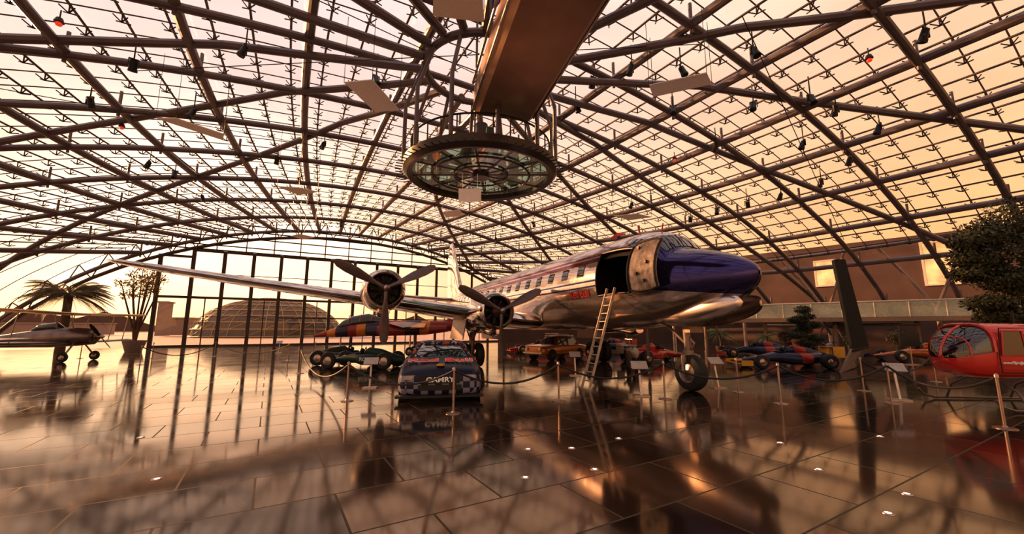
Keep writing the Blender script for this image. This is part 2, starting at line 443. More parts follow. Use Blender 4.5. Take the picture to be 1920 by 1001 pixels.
# walls
def wall(name,a,b_,h,mat,th=.4,z0=0,**kw):
    a=Vector(a+(0,));b_=Vector(b_+(0,)); d=b_-a; B=MB(); B.box((0,0,h/2+z0),(d.length,th,h))
    return B.obj(name,mat,smooth=False,loc=(a+b_)/2,rot=(0,0,math.atan2(d.y,d.x)),**kw)
wbr=M('brown_plaster',(.085,.047,.037),.7,scale=.4,var=.25)
wall('wall_right',(22,55),(52,24),10.6,wbr,kind='structure',label='brown wall hung with golden pictures',category='wall')
wall('wall_back',(-2,59.6),(21.8,55.3),4.2,wbr,kind='structure',label='low brown wall closing the hall beyond the airliner',category='wall')
wd=Vector((30,-31,0)).normalized()
goldp=M('golden_print_added_glow',(.66,.48,.27),.45,0,var=.45,scale=.7,emit=.38)  # emission added to brighten the prints where sky light does not reach
frm=M('pale_frame',(.6,.52,.44),.5)
def onwall(px,py):
    r=ray(px,py); a=Vector((22,55,0)); nrm=Vector((wd.y,-wd.x,0))
    t=(a).dot(nrm)/(r.dot(nrm)); return Vector((0,0,CAMH))+r*t
for (x0,y0,x1,y1) in [(1722,455,1803,533),(1525,490,1574,536)]:
    a=onwall(x0,y0);c=onwall(x1,y1); wdt=(Vector((c.x,c.y,0))-Vector((a.x,a.y,0))).length; hh=a.z-c.z
    e=top('picture','golden abstract print with added glow in a pale frame on the brown wall','picture',((a.x+c.x)/2,(a.y+c.y)/2,(a.z+c.z)/2),math.atan2(wd.y,wd.x))
    off=-.26
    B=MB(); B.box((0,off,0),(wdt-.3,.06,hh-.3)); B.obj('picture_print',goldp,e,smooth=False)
    B=MB()
    for sgn in(-1,1): B.box((sgn*(wdt/2-.08),off,0),(.16,.1,hh)); B.box((0,off,sgn*(hh/2-.08)),(wdt-.32,.1,.16))
    B.obj('picture_frame',frm,e,smooth=False)
# gallery with balustrade
ga=Vector((17,40,0)); gb=Vector((40,24,0)); gd=(gb-ga); gl=gd.length; gr=math.atan2(gd.y,gd.x)
e=top('gallery_walkway','raised walkway with greenish glass balustrade','walkway',(ga+gb)/2,gr,kind='structure')
B=MB(); B.box((0,1.3,2.55),(gl,2.6,.35))
for k in range(6): B.cyl((-gl/2+1.5+k*(gl-3)/5,1.3,0),(-gl/2+1.5+k*(gl-3)/5,1.3,2.4),.16)
B.obj('deck',M('deck_paint',(.25,.17,.13),.5),e,smooth=False)
B=MB()
for k in range(14): B.box((-gl/2+(k+.5)*gl/14,0.05,3.3),(gl/14-.06,.03,1.15))
B.obj('balustrade_glass',glassG,e,smooth=False)
B=MB(); B.cyl((-gl/2,.05,3.93),(gl/2,.05,3.93),.06)
for k in range(15): B.cyl((-gl/2+k*gl/14,.05,2.7),(-gl/2+k*gl/14,.05,3.93),.035)
B.obj('handrail',M('handrail_pale',(.7,.6,.5),.3,.2),e)
# ---------------------------------------------------------------- observation pod
pod=top('suspended_bar_pod','round glass-floored bar pod hung beneath the roof','bar',(-1.45,18.0,8.75))
ro=3.4
B=MB()
def ringp(r,z,n=48): return [Vector((r*math.cos(2*math.pi*i/n),r*math.sin(2*math.pi*i/n),z)) for i in range(n)]
B.loft([ringp(ro-.28,-.02),ringp(ro-.05,-.08),ringp(ro+.12,.1),ringp(ro+.15,.4),ringp(ro-.1,.45),ringp(ro-.28,.4),ringp(ro-.28,-.02)],cap=False)
B.tube(ringp(ro*.66,0.02),.05,6,closed=True); B.tube(ringp(ro*.36,0.02),.04,6,closed=True)
B.obj('pod_ring',M('pod_bronze',(.07,.055,.05),.3,.7),pod)
B=MB(); B.loft([ringp(.02,.1),ringp(ro-.28,.1)],cap=False); B.obj('glass_floor',glassT,pod)
B=MB()
for k in range(12):
    a=2*math.pi*k/12; c,s_=math.cos(a),math.sin(a); B.box((c*(ro-.2)/2,s_*(ro-.2)/2,.16),(ro-.3,.10,.16),Matrix.Rotation(a,3,'Z'))
B.cyl((0,0,-.06),(0,0,.3),.38,n=24); B.cyl((0,0,.3),(0,0,2.6),.3,n=16)
B.obj('floor_spoke',M('pod_steel',(.10,.08,.075),.35,.7),pod)
B=MB()
for k in range(72):
    a=2*math.pi*k/72; c,s_=math.cos(a),math.sin(a); B.box((c*(ro+.30),s_*(ro+.30),.02),(.30,.025,.04),Matrix.Rotation(a,3,'Z'))
B.obj('rim_fin',dark,pod,smooth=False,kind='stuff')
zt_=RZ(RR,0)-1.1-1.1-8.75
for k in range(12):
    a=2*math.pi*(k+.5)/12; c,s_=math.cos(a),math.sin(a); B=MB()
    B.tube([(c*(ro+.1),s_*(ro+.1),.4),(c*(ro+.1),s_*(ro+.1),3.0),(c*RR,s_*RR,zt_)],.09,8)
    B.obj('hanger_post',tubemat,pod)
B=MB(); B.tube(ringp(RR,zt_),.18,8,closed=True); B.obj('upper_ring',tubemat,pod)
B=MB()
for k in range(28):
    a=2*math.pi*k/28; c,s_=math.cos(a),math.sin(a); B.cyl((c*(ro-.2),s_*(ro-.2),.4),(c*(ro-.2),s_*(ro-.2),1.4),.03,n=5)
B.tube(ringp(ro-.2,1.4),.04,6,closed=True)
B.obj('pod_railing',dark,pod)
B=MB()
for k in range(14):
    a=2*math.pi*k/14
    r1=1.0 + .7*(k%3); B.box((r1*math.cos(a),r1*math.sin(a),.75),(.4,.4,.9),Matrix.Rotation(a,3,'Z'),taper=.7)
B.obj('bar_stool_group',M('bar_teal',(.10,.2,.17),.4),pod,kind='stuff')
e=top('hanging_cloth','small white square cloth hung below the pod','cloth',D(881,366,16.2))
B=MB(); B.box((0,0,0),(.9,.03,.52),Matrix.Rotation(R(12),3,'X')); B.cyl((-.3,0,.25),(-.3,.0,.9),.01,n=4); B.cyl((.3,0,.25),(.3,0,.9),.01,n=4); B.obj('cloth_panel',white,e,smooth=False)
# catwalk beam
e=top('catwalk_beam','big brown box-shaped catwalk leading overhead to the pod','catwalk')
a=Vector((-.35,15.6,10.35)); c=Vector((2.5,5.2,10.35)); d=(c-a).normalized(); sd=Vector((-d.y,d.x,0))
B=MB(); R0=[]
for P in (a,c): R0.append([P+sd*1.05,P+sd*1.25+Vector((0,0,.18)),P+sd*1.25+Vector((0,0,1.2)),P-sd*1.25+Vector((0,0,1.2)),P-sd*1.25+Vector((0,0,.18)),P-sd*1.05])
B.loft(R0); B.obj('box_girder',beammat,e,smooth=False)
for s1 in(-1,1):
    B=MB(); B.cyl(a+sd*s1*1.30+Vector((0,0,1.4)),c+sd*s1*1.30+Vector((0,0,1.4)),.05,n=8); B.obj('edge_rail',steel,e)
    B=MB(); B.cyl(a+sd*s1*1.30+Vector((0,0,.2)),c+sd*s1*1.30+Vector((0,0,.2)),.04,n=8); B.obj('edge_trim',steel,e)
for k in range(4):
    P=a.lerp(c,k/4)
    for s1 in(-1,1):
        B=MB(); B.cyl(P+sd*s1*1.15+Vector((0,0,1.15)),P+sd*s1*1.15+Vector((0,0,4.8)),.05,n=6); B.obj('suspension_rod',tubemat,e)
# ---------------------------------------------------------------- hanging banners
def hang(px,z,lab='white fabric banner hung flat under the roof'):
    q=[G(x,y,z) for x,y in px]; c=sum(q,Vector())/4
    e=top('ceiling_banner',lab,'banner',c,group='white banners hung under the roof')
    B=MB(); B.add([v-c for v in q]+[v-c+Vector((0,0,.04)) for v in q],[(0,1,2,3),(7,6,5,4),(0,4,5,1),(1,5,6,2),(2,6,7,3),(3,7,4,0)])
    B.obj('fabric_sheet',white,e,smooth=False)
    rel=c-PC; zz=RZ(rel.dot(E1),rel.dot(E2)) or z+2
    for v in q:
        B=MB(); B.cyl(v-c,Vector((v.x-c.x,v.y-c.y,max(.5,zz-1.1-z))),.012,n=4)
        B.obj('wire',dark,e)
hang([(645,155),(698,150),(749,207),(703,210)],12)
hang([(292,222),(330,222),(420,252),(418,263)],11.2)
hang([(1217,160),(1325,137),(1335,158),(1225,182)],12)
hang([(520,350),(560,352),(596,360),(560,366)],10.5)
hang([(812,-12),(905,-8),(907,42),(812,30)],12.3)
hang([(1150,405),(1195,401),(1222,407),(1180,413)],10.5)
hang([(830,398),(862,393),(868,404),(836,408)],10.8)
hang([(545,443),(560,439),(590,445),(570,449)],9.5)
# ---------------------------------------------------------------- spotlights
def spot0(loc):
    e=top('spotlight','black theatre spotlight clamped under a roof tube','spotlight',loc,group='spotlights under the roof')
    B=MB(); B.cyl((0,0,0),(0,0,1.0),.03,n=6); B.box((0,0,-.02),(.34,.06,.06)); B.box((-.17,0,-.2),(.03,.06,.4)); B.box((.17,0,-.2),(.03,.06,.4)); B.obj('yoke',dark,e)
    B=MB(); B.lathe([(.0,.02),(.0,.13),(-.35,.15),(-.42,.17),(-.5,.17),(-.46,.02)],(0,0,-.08),'z',14,rot=Matrix.Rotation(R(20),3,'X')); B.obj('lamp_housing',black,e)
    return e
spx=[(168,190),(280,308),(1185,128),(1277,133),(1113,152),(1413,98),(1413,198),(1737,62),(1520,186),(1568,205),(1262,206),(1595,300),(1343,274),(363,212),(378,370),(1465,367),(1507,270),(705,150),(560,338),(328,326),(608,272),(1295,410),(1540,342),(1401,382),(1185,384),(520,300),(250,120),(460,95),(1080,200),(1650,240),(1000,420),(930,450),(1345,395),(640,420)]
s0=None
for i,(x,y) in enumerate(spx):
    P=hit(x,y,-1.75); P.z+=.25
    if s0 is None: s0=spot0(P)
    else: dup(s0,P,random.uniform(0,6.28))
sm=M('red_lamp',(.8,.07,.03),.3,0,emit=.6)
for x,y in [(1630,113),(110,45),(1265,300),(228,240)]:
    e=top('beacon_lamp','small glowing red-orange beacon lamp under the roof','lamp',hit(x,y,-1.4),group='red beacon lamps')
    B=MB(); B.sphere((0,0,0),(.11,.11,.09),12,8); B.obj('lamp_lens',sm,e)
    B=MB(); B.cyl((0,0,.08),(0,0,.25),.16,.1,12); B.cyl((0,0,.2),(0,0,.6),.025,n=6); B.obj('lamp_socket',dark,e)
# ---------------------------------------------------------------- airliner
NOSE=Vector((6.1,9.9,0)); HD=Vector((.39,-.92,0)).normalized(); ANG=math.atan2(-HD.y,-HD.x)
air=top('airliner','polished silver four-engine propeller airliner with blue nose','airplane',NOSE,ANG)
ktop=[(0,3.21),(.1,3.36),(.3,3.52),(.6,3.68),(1,3.84),(1.5,3.99),(2,4.1),(2.12,4.16),(2.6,4.66),(3.1,4.86),(4,4.95),(6,4.96),(18,4.96),(22,4.92),(26,4.8),(30,4.6),(32,4.42)]
kbot=[(0,3.10),(.1,2.90),(.3,2.72),(.6,2.55),(1,2.41),(1.6,2.21),(2.3,2.02),(3.1,1.86),(4,1.78),(6,1.74),(16,1.74),(19,1.95),(23,2.6),(27,3.35),(30,3.95),(32,4.36)]
kw_=[(0,.03),(.1,.23),(.3,.44),(.6,.68),(1,.92),(1.6,1.17),(2.3,1.38),(3.1,1.53),(4,1.6),(6,1.62),(17,1.62),(20,1.45),(24,1.05),(28,.55),(32,.05)]
kc=[(0,3.15),(1,3.1),(2,3.15),(3.1,3.3),(4,3.35),(18,3.35),(22,3.6),(27,4.05),(32,4.39)]
def FS(s,th,off=0):
    c=cat(kc,s); t=math.radians(th); cs,sn=math.cos(t),math.sin(t)
    h=(cat(ktop,s)-c) if sn>0 else (c-cat(kbot,s))
    return Vector((s,(cat(kw_,s)+off)*cs,c+(h+off)*sn))
st=[0,.04,.1,.18,.28,.4,.55,.7,.85,1,1.2,1.4,1.6,1.8,1.95,2.05,2.12,2.25,2.4,2.6,2.85,3.1,3.7,4.6,5.0,5.5,6.5,8,10,12,14,16,17,18,19,20,21,22,23,24,25,26,27,28,29,30,31,31.6,32]
NT=40
def bluemask(n,sx,col):
    def math_(op,a,b_=None):
        k=n.nodes.new('ShaderNodeMath'); k.operation=op
        for i,x in enumerate((a,b_)):
            if x is None: continue
            if isinstance(x,(int,float)): k.inputs[i].default_value=x
            else: n.links.new(x,k.inputs[i])
        return k.outputs[0]
    s_,y,z=sx.outputs[0],sx.outputs[1],sx.outputs[2]
    def mixc(f,a,c):
        k=n.nodes.new('ShaderNodeMix'); k.data_type='RGBA'; n.links.new(f,k.inputs[0]); n.links.new(a,k.inputs[6]); k.inputs[7].default_value=c+(1,); return k.outputs[2]
    lim=math_('ADD',math_('MULTIPLY',s_,.12),2.58)
    up=math_('GREATER_THAN',z,lim)
    edge=math_('SUBTRACT',3.0,math_('MULTIPLY',math_('ABSOLUTE',math_('SUBTRACT',z,3.55)),.9))
    fr=math_('LESS_THAN',s_,edge)
    fr2=math_('LESS_THAN',s_,math_('ADD',edge,.12))
    col=mixc(math_('MULTIPLY',up,fr2),col,(.75,.7,.72))
    col=mixc(math_('MULTIPLY',up,fr),col,(.055,.040,.15))
    return col
S=(.70,.60,.55); W=(.78,.70,.70); RD=(.34,.06,.06); BL=(.06,.05,.16)
liv=bands('airliner_livery',2,1.5,5.2,[(1.5,S),(3.12,W),(3.17,BL),(3.23,S),(3.30,W),(3.36,BL),(3.42,W),(3.50,S),(4.02,RD),(4.18,W),(4.26,RD),(4.36,(.66,.58,.60))],rough=.13,metal=.88,mask=bluemask,bump=.18,coat=.3)
fus=MB(); rings=[[FS(s,360*k/NT) for k in range(NT)] for s in st]
i0=st.index(3.1);i1=st.index(4.6)
fus.loft(rings,cap=False)
keep=[]
for idx,f in enumerate(fus.f):
    i=idx//NT;k=idx%NT
    if i0<=i<i1 and (k>=38 or k<4): continue
    keep.append(f)
fus.f=keep; fus.m=[0]*len(keep)
fo=fus.obj('fuselage',liv,air,ang=60,label='polished silver fuselage with red stripes')
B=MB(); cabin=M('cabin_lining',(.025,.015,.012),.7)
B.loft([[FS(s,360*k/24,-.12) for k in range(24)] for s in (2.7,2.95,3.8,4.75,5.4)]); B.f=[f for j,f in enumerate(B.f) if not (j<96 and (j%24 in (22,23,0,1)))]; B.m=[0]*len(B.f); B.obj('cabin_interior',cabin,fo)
def patch(s0,s1,t0,t1,off=.012,ns=5,nt=5):
    B=MB(); g=[FS(s0+(s1-s0)*i/ns,t0+(t1-t0)*j/nt,off) for i in range(ns+1) for j in range(nt+1)]
    B.add(g,[(i*(nt+1)+j,i*(nt+1)+j+1,(i+1)*(nt+1)+j+1,(i+1)*(nt+1)+j) for i in range(ns) for j in range(nt)]); return B
for (a0,a1) in [(52,68),(70,89),(91,110),(112,128)]: patch(2.16,2.56,a0,a1,.02).obj('cockpit_window',glassD,fo)
for sg in (0,1):
    for (sa,sb) in [(2.48,2.85),(2.92,3.4)]:
        t0,t1=(38,52) if not sg else (128,142)
        patch(sa,sb,t0,t1,.02).obj('cockpit_window',glassD,fo)
for k in range(17):
    s_=5.4+1.12*k
    for sg in (0,1):
        t0,t1=(9,24) if not sg else (156,171)
        patch(s_,s_+.42,t0,t1,.012,2,3).obj('passenger_window',glassD,fo)
B=MB(); B.tube([FS(3.1,a,.01) for a in range(-18,37,6)]+[FS(3.1+1.5*i/4,36,.01) for i in range(5)]+[FS(4.6,a,.01) for a in range(36,-19,-6)]+[FS(4.6-1.5*i/4,-18,.01) for i in range(5)],.03,6,closed=True); B.obj('door_frame',dark,fo)
B=MB(); nn_=8
def leafpt(u,a,off):
    v=FS(3.9,a,off); sq=1-.10*abs(2*u-1)**3
    return Vector((2.96-1.16*u,v.y-1.6+1.58-.02+.02*u,3.45+(v.z-3.45)*sq))
ga_=[leafpt(i/6,-18+54*j/nn_,0) for i in range(7) for j in range(nn_+1)]
gb_=[leafpt(i/6,-18+54*j/nn_,.06) for i in range(7) for j in range(nn_+1)]
fs=[(i*(nn_+1)+j,i*(nn_+1)+j+1,(i+1)*(nn_+1)+j+1,(i+1)*(nn_+1)+j) for i in range(6) for j in range(nn_)]
B.add(ga_,fs); B.add(gb_,[f[::-1] for f in fs])
bd=[j for j in range(nn_+1)]+[(i)*(nn_+1)+nn_ for i in range(1,7)]+[6*(nn_+1)+j for j in range(nn_-1,-1,-1)]+[i*(nn_+1) for i in range(5,0,-1)]
B.add([ga_[i] for i in bd]+[gb_[i] for i in bd],[(i,(i+1)%len(bd),len(bd)+(i+1)%len(bd),len(bd)+i) for i in range(len(bd))])
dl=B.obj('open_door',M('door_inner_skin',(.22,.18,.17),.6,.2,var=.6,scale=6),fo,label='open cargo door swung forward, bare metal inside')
B=MB(); B.tube([gb_[i]+Vector((0,.02,0)) for i in bd],.035,6,closed=True); B.obj('door_rim',dark,dl)
for (u,a) in [(.3,28),(.7,10),(.35,0),(.6,-8)]:
    B=MB(); v=leafpt(u,a,.08); B.cyl(v,v+Vector((0,.05,0)),.05,n=10); B.obj('door_latch',dark,dl)
redt=M('red_lettering',(.36,.015,.02),.4)
text('Red Bull',.38,redt,frame(FS(5.7,-13,.02),(-1,0,0),Vector((0,FS(5.6,-7).y-FS(5.6,-19).y,FS(5.6,-7).z-FS(5.6,-19).z))),fo,bold=.004,ext=.008)
text('Red Bull',.38,redt,frame(FS(5.7,193,.02),(1,0,0),Vector((0,.1,1))),fo,bold=.004,ext=.008)
for ps in ([(4.2,0,4.9),(4.3,0,5.35)],[(5.6,0,4.9),(5.6,0,5.2)],[(3.2,0,4.8),(3.1,0,5.15)]):
    B=MB(); B.cyl(ps[0],ps[1],.022,n=6)
    if ps[0][0]==5.6: B.tube([(5.9,0,5.22),(5.4,0,5.28),(5.0,0,5.2)],[.03,.07,.03],8)
    B.obj('antenna',red,fo)
# wings
def wing(sg):
    sec=[(1.0,9.6,5.6,2.10,.15),(3.6,10.2,5.1,2.38,.15),(8,11.0,4.2,3.0,.14),(12.5,11.9,3.2,3.6,.13),(16.3,12.65,2.3,4.15,.12),(17.3,12.95,1.7,4.3,.12),(17.8,13.4,.7,4.38,.12)]
    rings=[]
    N=14
    for (y,sle,ch,z,th) in sec:
        r=[]
        for i in range(N+1):
            x=(1-math.cos(math.pi*i/N))/2; t=5*th*(.2969*math.sqrt(x)-.126*x-.3516*x*x+.2843*x**3-.1015*x**4)
            r.append(Vector((sle+ch*x,sg*y,z+ch*(t*1.05))))
        for i in range(N-1,0,-1):
            x=(1-math.cos(math.pi*i/N))/2; t=5*th*(.2969*math.sqrt(x)-.126*x-.3516*x*x+.2843*x**3-.1015*x**4)
            r.append(Vector((sle+ch*x,sg*y,z-ch*t*.8)))
        rings.append(r)
    B=MB(); B.loft(rings); return B.obj('wing',chrome,air,ang=50)
wing(1); wing(-1)
eng_dark=M('engine_dark',(.03,.025,.025),.45,.6)
blade=M('propeller_blade_paint',(.16,.12,.12),.42,.5)
yel=M('yellow_paint',(.55,.29,.03),.35)
def nacelle(y,z,inb):
    B=MB(); L=5.2 if inb else 3.9
    B.lathe([(.75,.52),(.38,.56),(.30,.63),(.36,.70),(.55,.76),(1.0,.80),(1.7,.80),(1.75,.74),(2.4,.72),(3.2,.62),(L,.08)],(0,0,0),'x',28)
    if inb: B.lathe([(1.5,.3),(2.2,.62),(3.2,.68),(4.3,.5),(5.8,.1)],(0,0,-.25),'x',20)
    B.loft([ering(.5,0,-.78,.22,.12,12),ering(.9,0,-.82,.26,.2,12),ering(2.2,0,-.72,.2,.15,12)])
    ob=B.obj('engine_nacelle',chrome,air,ang=40,loc=(8.2,y,z))
    B=MB()
    for k in range(9):
        a=2*math.pi*k/9; c,s_=math.cos(a),math.sin(a); B.cyl((.62,c*.15,s_*.15),(.62,c*.5,s_*.5),.085,n=8); B.cyl((.45,c*.3,s_*.3),(.6,c*.42,s_*.42),.02,n=5)
    B.lathe([(.8,.01),(.8,.56)],(0,0,0),'x',20)
    B.obj('radial_engine',eng_dark,ob)
    B=MB(); B.lathe([(.62,.28),(.35,.24),(.2,.16),(-.02,.13),(-.2,.1),(-.26,.01)],(0,0,0),'x',18); B.obj('propeller_hub',steel,ob)
    for a in (R(-90),R(27),R(153)):
        sect=[]
        for (r,cw,tk,tw) in [(.12,.14,.14,60),(.4,.16,.12,52),(.7,.30,.07,42),(1.1,.38,.05,32),(1.5,.37,.035,24),(1.8,.30,.025,20),(1.95,.14,.02,18)]:
            t=R(tw); rg=[]
            for i in range(10):
                u=2*math.pi*i/10; cx,cy=math.cos(u)*cw/2,math.sin(u)*tk/2
                tx=cx*math.sin(t)*1.0+cy*math.cos(t); ty=cx*math.cos(t)-cy*math.sin(t)
                rg.append(Vector((tx,ty,r)))
            sect.append(rg)
        B=MB(); B.loft(sect)
        rt=Matrix.Rotation(a-math.pi/2,3,'X')
        B.v=[tuple(rt@Vector(v)) for v in B.v]; B.obj('propeller_blade',blade,ob,ang=50)
    return ob
for sg in (1,-1):
    nacelle(sg*3.6,2.48,True); nacelle(sg*8.0,3.2,False)
def surf(rings_def,axis,name,mat=chrome,par=air):
    rings=[]; N=10
    for (h,sle,ch,th) in rings_def:
        r=[]
        for i in list(range(N+1))+list(range(-N+1,0)):
            x=(1-math.cos(math.pi*abs(i)/N))/2; t=5*th*ch*(.2969*math.sqrt(x)-.126*x-.3516*x*x+.2843*x**3-.1036*x**4)*(1 if i>=0 else -1)
            r.append(Vector((sle+ch*x,t,h)) if axis=='z' else Vector((sle+ch*x,h[0],h[1]+t)))
        rings.append(r)
    B=MB(); B.loft(rings); return B.obj(name,mat,par,ang=50)
surf([(4.5,24.2,7.2,.08),(5.4,26.6,5.0,.09),(7.5,28.2,3.5,.09),(9.2,29.2,2.4,.09),(9.8,29.9,1.1,.09)],'z','tail_fin')
for sg in(1,-1): surf([((sg*.3,4.3),27.4,3.2,.1),((sg*5,4.6),28.3,2.3,.1),((sg*6.9,4.7),29.1,1.0,.1)],'y','tailplane')
def wheel(B,c,r,wd,mi=0,mr=1,ax='y',n=24):
    c=Vector(c)
    B.lathe([(-wd/2,r*.55),(-wd/2,r*.8),(-wd*.42,r*.93),(-wd*.2,r),(wd*.2,r),(wd*.42,r*.93),(wd/2,r*.8),(wd/2,r*.55)],c,ax,n,mi)
    B.lathe([(-wd*.45,r*.01),(-wd*.38,r*.3),(-wd*.3,r*.45),(-wd/2,r*.56)],c,ax,n,mr); B.lathe([(wd/2,r*.56),(wd*.3,r*.45),(wd*.38,r*.3),(wd*.45,r*.01)],c,ax,n,mr)
gearm=M('gear_leg_paint',(.24,.18,.165),.4,.6)
B=MB(); B.cyl((2.45,0,2.6),(2.4,0,1.1),.11,n=12); B.cyl((2.4,0,1.15),(2.4,0,.95),.16,n=12)
for sg in(-1,1): B.tube([(2.4,sg*.05,1.05),(2.35,sg*.27,1.0),(2.35,sg*.27,.55)],.055,8)
B.cyl((2.35,-.3,.52),(2.35,.3,.52),.07,n=10); B.cyl((2.42,0,1.3),(3.6,0,2.2),.05,n=8); B.tube([(2.4,0,1.6),(2.15,.0,1.35),(2.3,0,1.1)],.035,6); B.box((2.15,.0,1.75),(.2,.5,.18))
ng=B.obj('nose_gear',gearm,air)
B=MB(); wheel(B,(2.35,0,.52),.52,.36); B.obj('wheel',[rubber,steel],ng)
for sg in(1,-1):
    Y=sg*3.6; B=MB(); B.cyl((11.9,Y,2.2),(12.1,Y,.6),.14,n=12); B.cyl((12.1,Y-.55,.55),(12.1,Y+.55,.55),.08); B.cyl((12,Y,1.0),(13.4,Y,2.1),.06,n=8); B.cyl((12,Y,1.2),(10.9,Y,2.0),.05,n=8)
    for s2 in(-1,1): B.box((11.8,Y+s2*.75,1.75),(2.2,.05,.9),Matrix.Rotation(R(s2*10),3,'X'))
    mg=B.obj('main_gear',gearm,air)
    for s2 in(-1,1):
        B=MB(); wheel(B,(12.1,Y+s2*.34,.56),.56,.38); B.obj('wheel',[rubber,steel],mg)
# long smooth clamshell doors hanging below the nose: half-ellipse outline, bulged outward
for sg in(1,-1):
    B=MB(); g=[];N1,N2=24,10
    for off in (0,.04):
        for i in range(N1+1):
            ph=math.pi*i/N1; s_=1.70-1.42*math.cos(ph)
            half=max(.01,.36*math.sin(ph)**.7); zc_=2.22-.10*(s_-1.7)/1.42+.10*(math.cos(ph) if ph<math.pi/2 else 0)
            for j in range(N2+1):
                t=j/N2*2-1; bulge=math.sqrt(max(0,1-(t*.85)**2))*math.sin(ph)**.5
                g.append(Vector((s_,sg*(.34+.30*bulge-off),zc_-half*t)))
    K=(N1+1)*(N2+1); fs=[]
    for i in range(N1):
        for j in range(N2):
            a=i*(N2+1)+j; fs.append((a,a+1,a+N2+2,a+N2+1)); fs.append((K+a,K+a+N2+1,K+a+N2+2,K+a+1))
    B.add(g,fs); B.obj('nose_gear_door',chrome2,air,ang=70)
# ---------------------------------------------------------------- ladder
e=top('ladder','aluminium ladder leaning against the open airliner door','ladder',(0,0,0))
f0=Vector((2.17,12.4,0)); t0=Vector((3.08,12.62,2.98)); ax=(-HD)*.2
for s1 in(-1,1):
    B=MB(); B.box((f0+t0)/2+ax*s1,(.035,.07,(t0-f0).length+.1),(t0-f0).to_track_quat('Z','Y').to_matrix()); B.obj('rail',ladmat,e,smooth=False)
for k in range(1,12):
    B=MB(); P=f0.lerp(t0,k/12); B.cyl(P-ax,P+ax,.02,n=8); B.obj('rung',ladmat,e)
# ---------------------------------------------------------------- cars
def car_body_ring(x,wd,zb,zt,cr=.03):
    h=[(0,zb),(wd*.8,zb),(wd*.96,zb+.05),(wd,zb+(zt-zb)*.35),(wd*.99,zb+(zt-zb)*.65),(wd*.93,zt-.04),(wd*.75,zt),(0,zt+cr)]
    return [Vector((x,y,z)) for y,z in h]+[Vector((x,-y,z)) for y,z in h[-2:0:-1]]
def car(name,label,loc,rz,sec,gh,paint,wheels,wr,glass=glassD,catg='car'):
    e=top(name,label,catg,loc,rz)
    B=MB(); B.loft([car_body_ring(*s_) for s_ in sec]); bo=B.obj('car_body',paint,e,ang=45)
    sm_=bo.modifiers.new('s','SUBSURF'); sm_.levels=1; sm_.render_levels=2
    zb,zr,fb,ft,rt,rb,wb,wt=gh
    def rr(xf,xr,wy,z):
        return [Vector((xf,wy*.75,z)),Vector((xf-.12,wy,z)),Vector(((xf+xr)/2,wy*1.02,z)),Vector((xr+.12,wy,z)),Vector((xr,wy*.75,z)),Vector((xr,-wy*.75,z)),Vector((xr+.12,-wy,z)),Vector(((xf+xr)/2,-wy*1.02,z)),Vector((xf-.12,-wy,z)),Vector((xf,-wy*.75,z))]
    B=MB(); B.loft([rr(fb,rb,wb,zb-.05),rr(ft,rt,wt,zr-.07)]); B.obj('windows',glass,e)
    B=MB(); B.loft([rr(ft+.03,rt-.03,wt+.015,zr-.08),rr(ft-.03,rt+.03,wt-.03,zr-.02),rr(ft-.25,rt+.25,wt-.25,zr+.01)])
    for s1 in(-1,1):
        B.cyl((fb-.08,s1*wb*.93,zb-.04),(ft-.06,s1*wt*.93,zr-.06),.035,n=6); B.cyl((rb+.08,s1*wb*.95,zb-.04),(rt+.06,s1*wt*.95,zr-.06),.04,n=6); B.cyl(((fb+rb)/2,s1*(wb+.02),zb-.04),((ft+rt)/2,s1*(wt+.02),zr-.06),.03,n=6)
    B.obj('roof',paint,e,ang=50)
    for (x,y) in wheels:
        for s1 in(-1,1):
            B=MB(); wheel(B,(x,s1*y,wr),wr,.26); B.obj('wheel',[rubber,steel],e)
            B=MB(); B.lathe([(-.02,.01),(-.02,wr*1.13),(.02,wr*1.13),(.02,.01)],(x,s1*(y+.09),wr+.02),'y',24); B.obj('wheel_arch',black,e)
    return e
# checker paint low on the car, navy hood with a few flashes, broken orange and pale flashes on the roof
m,nn,b,o=nt_new('checkered_navy_paint'); tc=nn.nodes.new('ShaderNodeTexCoord'); ck=nn.nodes.new('ShaderNodeTexChecker'); ck.inputs['Scale'].default_value=6.5
mp=nn.nodes.new('ShaderNodeMapping'); mp.inputs['Location'].default_value=(0.03,.11,.01); nn.links.new(tc.outputs['Object'],mp.inputs[0]); nn.links.new(mp.outputs[0],ck.inputs[0])
ck.inputs['Color1'].default_value=(.22,.22,.30,1); ck.inputs['Color2'].default_value=(.010,.011,.035,1)
sxx=nn.nodes.new('ShaderNodeSeparateXYZ'); nn.links.new(tc.outputs['Object'],sxx.inputs[0])
ckz=nn.nodes.new('ShaderNodeMath'); ckz.operation='GREATER_THAN'; ckz.inputs[1].default_value=.58; nn.links.new(sxx.outputs[2],ckz.inputs[0])
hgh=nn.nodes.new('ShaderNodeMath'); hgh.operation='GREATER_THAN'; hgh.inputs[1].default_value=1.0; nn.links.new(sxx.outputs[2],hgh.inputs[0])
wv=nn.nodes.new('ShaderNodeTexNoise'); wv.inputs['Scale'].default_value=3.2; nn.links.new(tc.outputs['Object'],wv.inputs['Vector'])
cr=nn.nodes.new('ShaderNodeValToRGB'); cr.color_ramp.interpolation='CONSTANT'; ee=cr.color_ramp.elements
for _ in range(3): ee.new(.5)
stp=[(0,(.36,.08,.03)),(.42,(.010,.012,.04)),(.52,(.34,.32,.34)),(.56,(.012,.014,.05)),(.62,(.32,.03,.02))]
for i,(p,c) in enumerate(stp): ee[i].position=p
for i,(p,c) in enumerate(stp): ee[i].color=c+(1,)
nn.links.new(wv.outputs['Fac'],cr.inputs[0])
